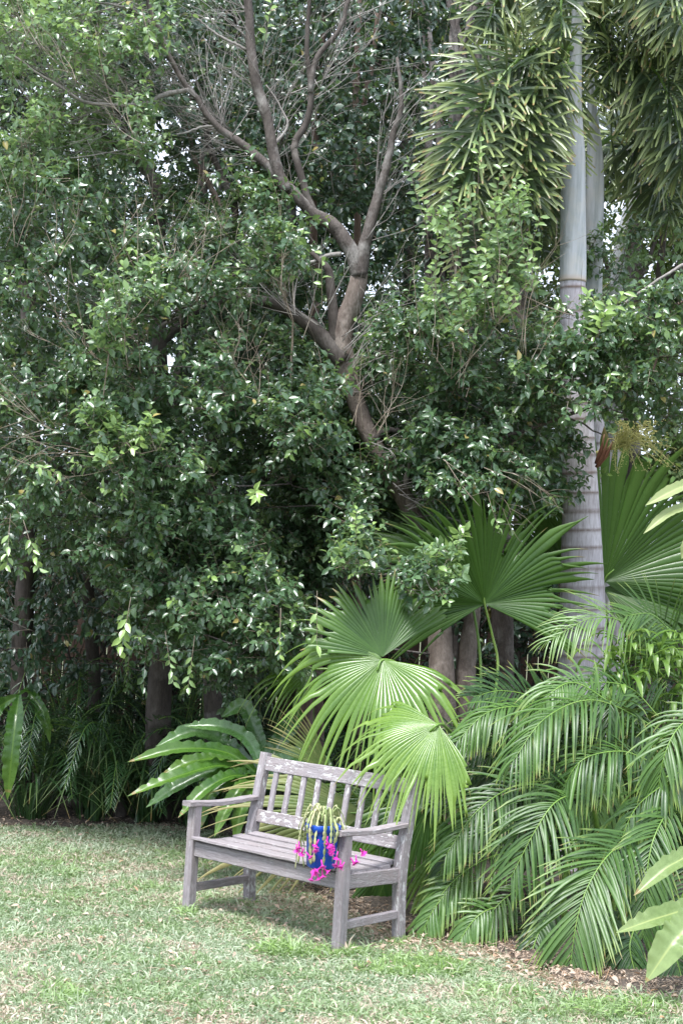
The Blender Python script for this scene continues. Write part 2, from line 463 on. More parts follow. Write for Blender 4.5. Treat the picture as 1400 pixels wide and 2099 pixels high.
LT = np.array([[0, 0, 0], [-.40, .30, .0], [0, .30, -.0], [.40, .30, .0], [-.42, .62, 0], [0, .62, 0], [.42, .62, 0], [0, 1, 0]])
LQ = np.array([[2, 3, 6, 5], [1, 2, 5, 4]]); LTr = np.array([[0, 3, 2], [0, 2, 1], [5, 6, 7], [4, 5, 7]])


def leaves(g, P, F, N, L, W, r, y, rs, fold=0.25, curl=0.25):
    m = len(P); F = nrm(F); N = nrm(N - F * np.sum(N * F, 1, keepdims=True)); S = np.cross(F, N)
    L = np.broadcast_to(L, (m,))[:, None, None]; W = np.broadcast_to(W, (m,))[:, None, None]
    cu = (curl * (0.3 + 1.2 * rs.rand(m)))[:, None, None]; fo = (fold * (0.4 + 1.2 * rs.rand(m)))[:, None, None]
    tx = LT[None, :, 0:1]; ty = LT[None, :, 1:2]
    V = P[:, None] + F[:, None] * (ty * L) + S[:, None] * (tx * W) + N[:, None] * (np.abs(tx) * W * fo * 2 - cu * L * ty ** 2)
    A = np.zeros((m, 8, 3)); A[:, :, 0] = np.broadcast_to(r, (m,))[:, None]; A[:, :, 1] = np.broadcast_to(y, (m,))[:, None]; A[:, :, 2] = LT[None, :, 0] * 2
    b = np.arange(m)[:, None, None] * 8
    g.add(V.reshape(-1, 3), A.reshape(-1, 3), (b + LQ[None]).reshape(-1, 4), (b + LTr[None]).reshape(-1, 3))


def rnd_dir(rs, n):
    return nrm(rs.randn(n, 3))


def foliage(gl, gt, Cn, R, rs, nt=8, K=9, L=0.07, up=0.3, cam=0.35, young=0.12, droop=0.25, tw=0.0016, aspect=0.60, bright=None):
    """leafy sprays in clumps round centres Cn"""
    m = len(Cn); R = np.broadcast_to(R, (m,))
    idx = np.repeat(np.arange(m), nt); n = len(idx)
    D = nrm(rs.randn(n, 3) * [1, 0.8, 0.8] + UP * up + (-_f) * cam)
    ln = R[idx] * (0.55 + 0.6 * rs.rand(n))
    P0 = Cn[idx] + rnd_dir(rs, n) * (R[idx] * 0.45 * rs.rand(n))[:, None]
    P1 = P0 + D * ln[:, None]
    if gt is not None:
        twigs_v(gt, P0, P1, tw * 1.5, tw * 0.5, 0.04)
    yt = (rs.rand(n) < young)
    cr = rs.rand(m) if bright is None else bright
    t = (np.arange(K) + 0.5) / K * 0.8 + 0.2
    for k in range(K):
        c = P0 + (P1 - P0) * t[k] - UP[None] * (0.04 * ln * (t[k] * (1 - t[k])) * 4)[:, None]
        a = rs.rand(n) * 0.9 + k * 2.4
        ref = nrm(np.cross(D, UP + 0.01)); B = np.cross(ref, D)
        side = np.cos(a)[:, None] * ref + np.sin(a)[:, None] * B
        last = 1.3 if k == K - 1 else 0.5
        Fw = nrm(D * last + side * 0.9 - UP * droop + rs.randn(n, 3) * 0.2)
        Nn = UP * 0.75 + (-_f) * 0.45 + D * 0.25 + rs.randn(n, 3) * 0.45
        size = L * (0.5 + 0.75 * rs.rand(n)) * (1.0 - 0.3 * (t[k] > 0.9))
        yy = np.where(yt, np.clip((t[k] - 0.3) * 1.3, 0, 1) * (0.5 + 0.5 * rs.rand(n)), 0.10 * rs.rand(n) * (t[k] > 0.6))
        rr = np.clip(0.6 * cr[idx] + 0.5 * rs.rand(n) - 0.05, 0, 1)
        rr = np.where(rs.rand(n) < .006, 2.0, rr)
        leaves(gl, c, Fw, Nn, size, size * aspect, rr, yy, rs)


def link_clumps(g, nodes, Cn, rs, r=0.006, maxd=1.6):
    """thin branches joining each clump to the nearest wood, growing a tree"""
    nodes = [np.asarray(p) for p in nodes]; N = np.array(nodes)
    left = list(range(len(Cn)))
    d0 = np.array([np.min(np.linalg.norm(N - c, axis=1)) for c in Cn])
    for i in np.argsort(d0):
        c = Cn[i]; d = np.linalg.norm(N - c, axis=1) + np.where(N[:, 2] > c[2] + 0.1, 0.5, 0); j = int(np.argmin(d))
        if np.linalg.norm(N[j] - c) > maxd:
            continue
        p = N[j]; mid = (p + c) / 2 + rs.randn(3) * 0.05 * np.linalg.norm(c - p) - UP * 0.04
        pts = catmull([p, mid, c], 6); L_ = np.linalg.norm(c - p)
        tube(g, pts, [r * (0.8 + 0.7 * min(L_, 1.2)), r * 0.45], 5)
        N = np.vstack([N, pts[3:4], c[None]])
    return g

# ------------------------------------------------------------ setting: lawn, garden bed


def height(x, y):
    return 0.012 * np.sin(x * 1.7 + 0.4) * np.cos(y * 1.3)


def ground_sheet():
    g = G()
    xs = np.concatenate([[-120, -60, -30, -15], np.linspace(-8, 8, 65), [15, 30, 60, 120]])
    ys = np.concatenate([[-60, -20, -5], np.linspace(0, 18, 73), [25, 40, 80, 160]])
    X, Y = np.meshgrid(xs, ys, indexing='ij')
    Z = height(X, Y) * (np.abs(X) < 9) * (Y < 19) - 0.0
    V = np.stack([X, Y, Z], -1).reshape(-1, 3)
    ny = len(ys); i, j = np.meshgrid(np.arange(len(xs) - 1), np.arange(ny - 1), indexing='ij')
    b = (i * ny + j).ravel()
    g.add(V, (0, 0, 0), np.stack([b, b + ny, b + ny + 1, b + 1], -1))
    o = g.build('lawn', 'lawn'); tag(o, kind='structure')


ground_sheet()
EDGE_PX = [(-900, 1700), (-400, 1698), (0, 1690), (130, 1694), (260, 1690), (400, 1700), (480, 1722), (545, 1765), (610, 1812), (700, 1862), (790, 1905),
           (860, 1926), (950, 1934), (1030, 1956), (1100, 1988), (1180, 2014), (1300, 2032), (1420, 2050), (1700, 2080), (2300, 2120)]
EDGE = catmull([gnd(*p) for p in EDGE_PX], 220)
rs0 = RS(3); EDGE[:, 1] += np.convolve(rs0.randn(len(EDGE)) * 0.05, np.ones(3) / 3, 'same')


def edge_y(x):
    return np.interp(x, EDGE[:, 0], EDGE[:, 1])


g = G(); n = len(EDGE)
rows = []
for k, off in enumerate((0, 0.1, 0.3, 0.7, 1.5, 3, 6, 12)):
    p = EDGE.copy(); p[:, 1] += off; p[:, 2] = height(p[:, 0], p[:, 1]) + (0.004 if k == 0 else 0.008 + 0.012 * min(k, 3) + (0.015 * rs0.rand(n) if k < 6 else 0))
    rows.append(p)
V = np.array(rows).reshape(-1, 3)
Q = [(r * n + i, r * n + i + 1, (r + 1) * n + i + 1, (r + 1) * n + i) for r in range(7) for i in range(n - 1)]
g.add(V, (0, 0, 0), Q); tag(g.build('garden_bed', 'soil'), kind='structure')


def vnoise(x, y, seed=0, s=1.0):
    """cheap smooth value noise"""
    r = RS(seed).rand(64, 64); x = np.asarray(x) * s + 100; y = np.asarray(y) * s + 100
    i = np.floor(x).astype(int); j = np.floor(y).astype(int); f = x - i; h = y - j
    f = f * f * (3 - 2 * f); h = h * h * (3 - 2 * h); i %= 63; j %= 63
    return (r[i, j] * (1 - f) * (1 - h) + r[i + 1, j] * f * (1 - h) + r[i, j + 1] * (1 - f) * h + r[i + 1, j + 1] * f * h)


def to_px(P):
    d = P - C0; z = d @ _f
    return 700 + F_PX * (d @ _r) / z, 1049.5 - F_PX * (d @ _u) / z


def lawn_grass():
    rs = RS(11); g = G(); M_ = 420000
    # even spread over the seen part of the lawn
    u = rs.uniform(-60, 1460, M_ * 2); v = 2140 - (2140 - 1675) * rs.rand(M_ * 2) ** 1.25
    k = _f[None] + _r[None] * ((u - 700) / F_PX)[:, None] - _u[None] * ((v - 1049.5) / F_PX)[:, None]
    P = C0 + k * (-CAM_H / k[:, 2])[:, None]
    e = edge_y(P[:, 0]) - P[:, 1]
    bare = vnoise(P[:, 0], P[:, 1], 5, 3.0) * 0.6 + vnoise(P[:, 0], P[:, 1], 6, 9.0) * 0.4
    keep = (rs.rand(len(P)) < np.clip((e + 0.22) / 0.65, 0.0, 1)) & (e > -0.25) & (rs.rand(len(P)) < 1.15 - 0.7 * np.clip((bare - 0.45) * 4, 0, 1))
    P = P[keep][:M_]; u = u[keep][:M_]; v = v[keep][:M_]; n = len(P)
    P[:, 2] = height(P[:, 0], P[:, 1])
    D = nrm(np.stack([rs.randn(n), rs.randn(n), 0.30 + 0.55 * np.abs(rs.randn(n))], -1))
    # greener, taller tufts
    tuft = np.zeros(n)
    for (cu, cv, ru, rv, a) in [(640, 1955, 150, 16, 1), (850, 1985, 140, 22, 1.0), (1020, 2040, 110, 25, .8), (1250, 2075, 180, 22, .9), (250, 1840, 260, 34, .35),
                                (70, 1765, 160, 40, .35), (130, 2050, 45, 30, .6), (420, 1760, 120, 30, .4), (386, 1874, 24, 10, 1), (691, 1957, 26, 10, 1), (817, 1932, 26, 9, 1), (508, 1854, 22, 8, 1), (950, 2080, 160, 20, .3)]:
        tuft = np.maximum(tuft, a * np.clip(1.6 - 1.6 * (((u - cu) / ru) ** 2 + ((v - cv) / rv) ** 2), 0, 1))
    tuft *= 0.45 + 0.55 * vnoise(P[:, 0], P[:, 1], 8, 14)
    tuft = np.clip(1.25 * tuft + 0.3 * (vnoise(P[:, 0], P[:, 1], 9, 5) > 0.62), 0, 1)
    D = nrm(D + UP * (tuft * 0.5)[:, None])
    L = (0.012 + 0.024 * rs.rand(n)) * (1 + 0.9 * tuft) * (.75 + .6 * vnoise(P[:, 0], P[:, 1], 19, 11))
    W = 0.0020 + 0.0022 * rs.rand(n)
    big = rs.rand(n) < .07; L = np.where(big, L * 1.9, L); W = np.where(big, W * 1.5, W)
    pale = vnoise(P[:, 0], P[:, 1], 15, 1.6) * .6 + vnoise(P[:, 0], P[:, 1], 16, 5) * .4
    r = np.clip(-0.25 + 1.5 * pale + 0.42 * rs.randn(n) - 0.5 * tuft, 0, 1)
    y = np.clip(tuft * (0.5 + 0.6 * rs.rand(n)), 0, 1)
    S = nrm(np.cross(D, nrm(rs.randn(n, 3) + UP))); bend = nrm(D - UP * 0.7)
    V = np.stack([P - S * W[:, None], P + S * W[:, None], P + D * (L * .55)[:, None] + S * W[:, None] * .8, P + D * (L * .55)[:, None] - S * W[:, None] * .8,
                  P + D * (L * .55)[:, None] + bend * (L * .45)[:, None]], 1)
    V[:, :, 2] = np.maximum(V[:, :, 2], P[:, 2:3] + 0.001)
    A = np.zeros((n, 5, 3)); A[:, :, 0] = r[:, None]; A[:, :, 1] = y[:, None]
    strawy = vnoise(P[:, 0], P[:, 1], 17, 2.4) * .5 + vnoise(P[:, 0], P[:, 1], 18, 8) * .5
    st = rs.rand(n) < np.clip(.12 + 2.4 * (strawy - .48), .05, .65) * (1 - .8 * tuft)
    g2 = G()
    for gg, mk in ((g, ~st), (g2, st)):
        m = int(mk.sum()); b = np.arange(m)[:, None, None] * 5; AA = A[mk].copy()
        if gg is g2: AA[:, :, 0] = (.55 + .45 * rs.rand(m))[:, None]; AA[:, :, 1] = 0
        gg.add(V[mk].reshape(-1, 3), AA.reshape(-1, 3), (b + np.array([[0, 1, 2, 3]])).reshape(-1, 4), (b + np.array([[3, 2, 4]])).reshape(-1, 3))
    o = g.build('grass', 'grass', smooth=False, more=[(g2, 'straw')]); tag(o, 'short matted pale green lawn grass with dry bits', 'grass', kind='stuff')


lawn_grass()


def litter():
    rs = RS(12); g = G(); n0 = 110000
    u = rs.uniform(-60, 1460, n0); v = rs.uniform(1640, 2130, n0)
    k = _f[None] + _r[None] * ((u - 700) / F_PX)[:, None] - _u[None] * ((v - 1049.5) / F_PX)[:, None]
    P = C0 + k * (-CAM_H / k[:, 2])[:, None]
    e = edge_y(P[:, 0]) - P[:, 1]
    dens = 0.06 + 1.0 * np.exp(-(e / 0.40) ** 2) * (u > 480) * (u < 1250) + .8 * (e < .1) * (e > -.9) * (u > 860) * (u < 1200) + 0.30 * np.exp(-(e / 0.2) ** 2) + 0.5 * (e < -0.1) + 0.22 * np.exp(-(((u - 640) / 160) ** 2 + ((v - 1895) / 42) ** 2))
    keep = rs.rand(n0) < dens; P = P[keep]; n = len(P); e = e[keep]
    P[:, 2] = height(P[:, 0], P[:, 1]) + np.where(e < 0, 0.03, 0.012) + 0.02 * rs.rand(n)
    F = nrm(np.stack([rs.randn(n), rs.randn(n), 0.15 * rs.randn(n)], -1)); N = UP + rs.randn(n, 3) * 0.35
    L = 0.014 + 0.030 * rs.rand(n) ** 3 * 1.4; thin = rs.rand(n) < 0.72
    W = np.where(thin, 0.0035, L * 0.5); L = np.where(thin, L * 1.8, L)
    leaves(g, P, F, N, L, W, rs.rand(n) ** 0.6 * .98, (rs.rand(n) < 0.2) * rs.rand(n), rs, 0.3, 0.3)
    tag(g.build('leaf_litter', 'dry'), 'dry tan leaf litter scattered along the edge of the bed and lawn', 'leaf litter', kind='stuff')


litter()

# ------------------------------------------------------------ bench
TH = math.radians(42.23); BW, BD = 1.174, 0.476
_bex = np.array([-math.cos(TH), math.sin(TH), 0]); _bey = np.array([math.sin(TH), math.cos(TH), 0])
_bfr = np.array([0.126, 7.751, 0])
bench_c = _bfr + _bex * BW / 2 + _bey * BD / 2
bench = thing('garden_bench', tuple(bench_c), 'weathered grey timber garden bench with slatted back standing on the lawn', 'bench', rz=-TH)
_seed = [0]


def board(name, P, w, h, nup=(0, 0, 1), root=bench, rs=RS(21), cham=0.004, prof=None, mat=None):
    """a sawn board whose centre line is P (bench space), w across, h along nup; prof scales h along it"""
    _seed[0] += 1; P = np.asarray(P, float); n = max(8, int(np.sum(np.linalg.norm(np.diff(P, axis=0), axis=1)) / 0.05)) if len(P) == 2 else max(12, 5 * len(P))
    C = catmull(P, n); T = nrm(np.gradient(C, axis=0)); S = nrm(np.cross(T, np.asarray(nup, float))); U = np.cross(S, T)
    a, b = w / 2, h / 2; c = cham
    sec = np.array([(-a + c, -b), (a - c, -b), (a, -b + c), (a, b - c), (a - c, b), (-a + c, b), (-a, b - c), (-a, -b + c)])
    per = np.cumsum(np.r_[0, np.linalg.norm(np.diff(sec, axis=0), axis=1)])
    ln = np.r_[0, np.cumsum(np.linalg.norm(np.diff(C, axis=0), axis=1))]
    V = []; A = []
    for i in range(n):
        k = 1 if prof is None else np.interp(i / (n - 1), np.linspace(0, 1, len(prof)), prof)
        j = rs.randn(2) * 0.0006
        for q, (x, y) in enumerate(sec):
            V.append(C[i] + S[i] * (x + j[0] + rs.randn() * 0.0004) + U[i] * (y * k + j[1])); A.append((ln[i], per[q], _seed[0] * 1.37))
    Q = [(i * 8 + q, i * 8 + (q + 1) % 8, (i + 1) * 8 + (q + 1) % 8, (i + 1) * 8 + q) for i in range(n - 1) for q in range(8)]
    g = G(); g.add(V, A, Q, polys=[list(range(8))[::-1], [(n - 1) * 8 + q for q in range(8)]])
    # end faces get their own vertices so that edges stay crisp
    return g.build(name, mat or ('wood' if 'back' in name or name == 'top_rail' else 'wood_plain'), root, smooth=False)


hw = BW / 2; yf, yb = -BD / 2, BD / 2
SEAT, ARM, BACK, RK = 0.425, 0.62, 0.90, 0.16
def bky(z): return yb + max(0, z - 0.40) * RK
for sx in (-1, 1):
    x = sx * hw
    board('leg', [(x, yf, 0.0), (x, yf, ARM - 0.016)], 0.062, 0.055, (0, 1, 0))
    board('back_post', [(x, yb + .02, 0.0), (x, yb + .004, 0.2), (x, yb, 0.40), (x, bky(0.65), 0.65), (x, bky(BACK), BACK)], 0.058, 0.058, (0, 1, 0), prof=[.95, 1, 1.15, 1, .85])
    board('armrest', [(x, yf - 0.070, ARM + .002), (x, yf, ARM), (x, yf + .2, ARM - .006), (x, bky(ARM) - 0.030, ARM + .012)], 0.072, 0.030, prof=[1, 1, .9, .8])
    board('side_rail', [(x, yf + 0.029, SEAT - 0.062), (x, yb - 0.034, SEAT - 0.066)], 0.036, 0.080)
    board('stretcher', [(x, yf + 0.029, 0.135), (x, yb - 0.024, 0.145)], 0.030, 0.046)
board('front_rail', [(-hw + .032, yf + .002, SEAT - 0.062), (hw - .032, yf + .002, SEAT - 0.062)], 0.030, 0.084)
board('rear_rail', [(-hw + .030, yb, SEAT - 0.060), (hw - .030, yb, SEAT - 0.060)], 0.028, 0.07)
nsl = 6
for i in range(nsl):
    t = i / (nsl - 1); y = yf - 0.022 + t * (BD - 0.006) + (0.010 if i == 0 else 0)
    z = SEAT - 0.004 - 0.028 * math.sin(math.pi * min(1, t * 1.05)) + (0.004 if i == 0 else 0)
    tilt = 0.10 * math.cos(math.pi * t)
    ext = (0.0 if 0 < i < nsl - 1 else -.034)
    board('seat_slat', [(-hw - ext, y, z), (0, y + .001, z - .001), (hw + ext, y, z)], 0.072 if i else 0.066, 0.020, (0, tilt, 1))
uz = 0.835
board('top_rail', [(-hw + .028, bky(uz), uz), (hw - .028, bky(uz), uz)], 0.030, 0.085, (0, RK, 1))
lz = 0.525
board('lower_back_rail', [(-hw + .028, bky(lz), lz), (hw - .028, bky(lz), lz)], 0.030, 0.075, (0, RK, 1))
for i in range(9):
    x = -hw + (i + 1) * BW / 10
    board('back_slat', [(x, bky(.56), .562), (x, bky(.795), .793)], 0.040, 0.018, (0, 1, 0))
BROT = np.array([[math.cos(TH), math.sin(TH), 0], [-math.sin(TH), math.cos(TH), 0], [0, 0, 1]])


def bworld(p): return bench_c + BROT @ np.asarray(p, float)


# ------------------------------------------------------------ potted cactus on the seat
pot_base = gnd(657, 1777, SEAT + 0.008)
pot = thing('potted_cactus', tuple(pot_base), 'trailing cactus with magenta flowers in a blue pot on the bench seat', 'potted plant')
rs = RS(31)


def rsq(r, z, ang=0.35, n=24, pw=3.2):
    a = np.linspace(0, 2 * np.pi, n, endpoint=False); c, s = np.cos(a), np.sin(a)
    k = r / (np.abs(c) ** pw + np.abs(s) ** pw) ** (1 / pw)
    x, y = k * c, k * s
    return np.stack([x * math.cos(ang) - y * math.sin(ang), x * math.sin(ang) + y * math.cos(ang), np.full(n, z)], -1)


def loft(g, rings):
    n = len(rings[0]); V = np.concatenate(rings)
    Q = [(i * n + q, i * n + (q + 1) % n, (i + 1) * n + (q + 1) % n, (i + 1) * n + q) for i in range(len(rings) - 1) for q in range(n)]
    g.add(V, (0, 0, 0), Q, polys=[list(range(n))[::-1], [(len(rings) - 1) * n + q for q in range(n)]])


PR, PH = 0.079, 0.225
g = G(); loft(g, [rsq(r, z) for r, z in ((.066, 0), (.069, .004), (PR, PH - .045), (PR, PH - .040))]); g.build('pot_body', 'pot', pot)
g = G(); loft(g, [rsq(r, z) for r, z in ((PR + .001, PH - .042), (PR + .009, PH - .038), (PR + .011, PH - .004), (PR + .009, PH), (PR - .001, PH), (PR - .006, PH - .03))]); g.build('pot_rim', 'pot', pot)
g = G(); loft(g, [rsq(PR - .004, z) for z in (PH - .05, PH - .028)]); g.build('soil', 'soil', pot)
flower_pts = []
for k in range(40):
    a = rs.rand() * 6.283; out = np.array([math.cos(a), math.sin(a), 0]); R0 = 0.05 * rs.rand()
    upl = 0.03 + 0.07 * rs.rand(); drop = (0.06 + 0.19 * rs.rand()) if k < 26 else -0.02
    if out @ (nrm(-_f - _r * .6)) > 0.3 and k % 4 == 0: drop *= .35
    rr = 0.095 + 0.035 * rs.rand() if k < 26 else 0.05
    p = [out * R0 + UP * (PH - .03), out * (R0 * .4 + rr * .55) + UP * (PH + upl), out * rr * 1.02 + UP * (PH + upl * .3 - drop * .35), out * (rr + .015 * rs.randn()) + UP * (PH - drop)]
    C = catmull(p, 40); T = nrm(np.gradient(C, axis=0)); sdv = nrm(np.cross(T, out + rs.randn(3) * .3)); nn = np.cross(sdv, T)
    ln = np.sum(np.linalg.norm(np.diff(C, axis=0), axis=1)); ns = max(2, round(ln / 0.038)); t = np.linspace(0, 1, 40)
    wv = 0.0020 + 0.0088 * np.abs(np.sin(np.pi * ns * t)) ** 0.6 * (0.8 + 0.3 * rs.rand())
    g = G(); V = np.stack([C - sdv * wv[:, None] + nn * .001, C + nn * .0025, C + sdv * wv[:, None] + nn * .001, C - nn * .0025], 1).reshape(-1, 3)
    Q = [(i * 4 + q, i * 4 + (q + 1) % 4, i * 4 + 4 + (q + 1) % 4, i * 4 + 4 + q) for i in range(39) for q in range(4)]
    g.add(V, (rs.rand(), 0.5 * (rs.rand() < .25) * rs.rand(), .5), Q, polys=[[0, 1, 2, 3], [156, 157, 158, 159]])
    g.build('cactus_stem', 'cactus', pot)
    if k < 26: flower_pts.append((C[-1], T[-1]))
fl_px = [(613, 1732, 8.00), (620, 1745, 7.98), (608, 1738, 8.0), (645, 1738, 7.93), (650, 1728, 7.93), (672, 1728, 7.93), (676, 1738, 7.92), (683, 1745, 7.91), (691, 1753, 7.90), (698, 1770, 7.90), (690, 1768, 7.9),
         (702, 1774, 7.9), (647, 1786, 7.90), (655, 1780, 7.89), (661, 1790, 7.9), (640, 1797, 7.9), (667, 1783, 7.9), (651, 1795, 7.9), (723, 1765, 8.03), (730, 1760, 8.03), (742, 1745, 8.05), (671, 1722, 7.95), (660, 1770, 7.9), (632, 1752, 7.94)]
for (uu, vv, dd) in fl_px:
    c = at(uu, vv, dd - 0.41) - pot_base; g = G()
    ax = nrm(np.array([0, 0, -1.0]) + rs.randn(3) * 0.45)
    for lay in range(3):
        m = 7; a = np.linspace(0, 6.28, m, endpoint=False) + lay * .45
        s1 = nrm(np.cross(ax, [1, .2, .1])); s2 = np.cross(ax, s1); rad = np.cos(a)[:, None] * s1 + np.sin(a)[:, None] * s2
        spread = 0.5 + 0.35 * lay
        leaves(g, np.tile(c + ax * .008 * lay, (m, 1)), ax * (1.0 - .5 * spread) + rad * spread, rad * -.6 + ax, 0.025, 0.008, rs.rand(m), rs.rand(m) * .4, rs, .2, .3 * (lay - 1))
    tube(g, np.array([c - ax * .02, c + ax * .012]), [.003, .005], 6, (.5, .3, 0))
    tube(g, np.array([c, c + ax * .036]), [.0012, .0008], 4, (.5, 1, 0))
    g.build('flower', 'petal', pot)

# ------------------------------------------------------------ fan palms


def fan_leaf(g, hub, mid, nor, R, span, N=44, split=0.55, droop=0.5, rs=RS(1), fold=0.28, attr_r=0.5, asym=0.0, cup=0.0, ragged=0.08):
    mid = nrm(mid); nor = nrm(nor - mid * (nor @ mid)); sid = np.cross(mid, nor)
    K = 14; ts = np.linspace(0.0, 1, K); ang = np.radians(np.linspace(-span / 2, span / 2, N + 1)); ang[1:-1] += rs.randn(N - 1) * math.radians(span / N) * .17; ph = rs.rand(3) * 6.28

    def ray(a, Rl, dr):
        d0 = math.cos(a) * mid + math.sin(a) * sid
        d0 = nrm(d0 + nor * (cup + .10 * math.sin(2.3 * a + ph[0]) + .05 * math.sin(6 * a + ph[1])))
        p = hub.copy(); out = [p]
        for k in range(1, K):
            t = (ts[k] + ts[k - 1]) / 2
            dd = nrm(d0 - UP * dr * max(0.0, (t - 0.15)) ** 1.7 * 2.4); p = p + dd * Rl * (ts[k] - ts[k - 1]); out.append(p)
        return np.array(out)
    edges = [ray(a, R, droop) for a in ang]
    tone = attr_r
    for i in range(N):
        am = (ang[i] + ang[i + 1]) / 2; Rl = R * (1 - 0.18 * abs(am / (math.radians(span) / 2)) ** 2) * (1 + ragged * rs.randn())
        sp = float(np.clip(split * (1 + 0.16 * rs.randn()), .25, .9)); dr = droop * (1 + 0.32 * rs.randn()) + 0.05
        c = ray(am, Rl, dr); cs = ray(am, R, droop)
        l, r = edges[i], edges[i + 1]; V = []; A = []
        tn = float(np.clip(tone + 0.22 * rs.randn(), 0, 1))
        wsp = None
        for k in range(K):
            t = ts[k]; j = np.clip((t - sp) / 0.12, 0, 1)
            ctr = cs[k] * (1 - j) + c[k] * j
            wl = (l[k] - cs[k]); wr = (r[k] - cs[k])
            if t > sp:
                if wsp is None: wsp = (wl.copy(), wr.copy())
                q = max(0.02, (1 - t) / (1 - sp)) ** 0.85
                wl, wr = wsp[0] * q, wsp[1] * q
            hgt = 0.5 * np.linalg.norm(r[k] - l[k]) * fold * (1.0 if t < sp else max(0.1, (1 - t) / (1 - sp)))
            V += [ctr + wl - nor * hgt, ctr + nor * hgt, ctr + wr - nor * hgt]; A += [(tn, t, -1), (tn, t, 0), (tn, t, 1)]
        Q = [(k * 3 + s, k * 3 + s + 1, k * 3 + 4 + s, k * 3 + 3 + s) for k in range(K - 1) for s in (0, 1)]
        g.add(V, A, Q)


fan_palm = thing('fan_palm', tuple(gd(930, 9.3)), 'fan palm with broad pleated green leaves arching over the back of the bench', 'palm')


def fan(root, hub, mid, nor, Rpx, span, mat, pet=None, **kw):
    h = at(*hub); gg = G(); R = Rpx * px(hub[2])
    fan_leaf(gg, h, sdir(*mid), sdir(*nor), R, span, **kw)
    f = child(gg, 'frond', mat, root)
    if pet is not None:
        gp = G(); pts = [h + sdir(*mid) * R * 0.10] + [h] + [at(*p) for p in pet]
        tube(gp, catmull(pts, 22), [0.006, 0.009, 0.011, 0.013], 6); child(gp, 'petiole', 'petiole', root, parent=f)
    return f


B_ = (935, 1800, 9.3)
# upright mid green leaf (right of centre)
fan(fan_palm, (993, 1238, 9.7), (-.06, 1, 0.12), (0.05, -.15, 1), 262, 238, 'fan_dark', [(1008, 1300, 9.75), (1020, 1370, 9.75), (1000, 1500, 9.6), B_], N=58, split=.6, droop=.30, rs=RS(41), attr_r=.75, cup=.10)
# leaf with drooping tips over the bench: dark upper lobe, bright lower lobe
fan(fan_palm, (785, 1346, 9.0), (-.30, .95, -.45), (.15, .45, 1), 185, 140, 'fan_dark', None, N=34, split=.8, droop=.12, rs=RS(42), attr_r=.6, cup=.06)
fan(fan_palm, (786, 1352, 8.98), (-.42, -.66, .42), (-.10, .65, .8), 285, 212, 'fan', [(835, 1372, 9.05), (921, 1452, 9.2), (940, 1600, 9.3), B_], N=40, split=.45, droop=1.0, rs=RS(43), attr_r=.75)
# lime leaf hanging over the right end of the bench back
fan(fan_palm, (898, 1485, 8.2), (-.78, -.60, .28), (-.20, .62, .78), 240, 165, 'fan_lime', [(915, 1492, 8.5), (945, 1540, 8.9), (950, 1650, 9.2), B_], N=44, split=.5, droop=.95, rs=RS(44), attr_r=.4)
# small old leaf pointing up left behind the bench
fan(fan_palm, (680, 1584, 9.25), (-.68, .72, .05), (.1, .3, 1), 170, 46, 'fan_old', [(740, 1640, 9.3), B_], N=14, split=.45, droop=.15, rs=RS(45), attr_r=.1)
# old leaves seen through the back slats
fan(fan_palm, (745, 1665, 9.10), (-1, -.05, .0), (.0, .5, 1), 330, 78, 'fan_old', [(800, 1650, 9.2), B_], N=26, split=.55, droop=.30, rs=RS(46), attr_r=.35)
fan(fan_palm, (800, 1640, 9.25), (-.75, -.55, .1), (.0, .5, 1), 230, 120, 'fan', [(850, 1680, 9.3), B_], N=26, split=.6, droop=.4, rs=RS(47), attr_r=.2)
fan(fan_palm, (880, 1650, 8.75), (-.4, -.9, .1), (.1, .3, 1), 200, 130, 'fan_dark', [(920, 1700, 9), B_], N=26, split=.55, droop=.5, rs=RS(48), attr_r=.5)
# low leaf at the right end of the bench
fan(fan_palm, (905, 1735, 8.55), (-.05, -1, .25), (.0, .4, 1), 200, 95, 'fan_lime', [(930, 1720, 8.9), B_], N=20, split=.5, droop=.5, rs=RS(49), attr_r=.1)
fan(fan_palm, (780, 1790, 8.9), (-.15, -1, .0), (.0, .3, 1), 130, 100, 'fan_dark', [(850, 1790, 9.1), B_], N=18, split=.5, droop=.4, rs=RS(50), attr_r=.4)
# dark leaf reaching up left behind the upright one
fan(fan_palm, (955, 1185, 10.2), (-.72, .66, -.1), (.1, .0, 1), 235, 90, 'fan_dark', [(985, 1400, 10), B_], N=24, split=.6, droop=.15, rs=RS(51), attr_r=.5)
fan(fan_palm, (640, 1370, 9.9), (-.85, -.25, .2), (.0, .5, 1), 165, 110, 'fan', [(760, 1420, 9.8), B_], N=16, split=.35, droop=1.1, rs=RS(52), attr_r=.5)
g = G(); tube(g, catmull([gd(935, 9.35), at(936, 1760, 9.35), at(938, 1690, 9.35)], 8), [.07, .06, .05], 10, wob=.04, rs=RS(3)); child(g, 'trunk', 'bark_dark', fan_palm)

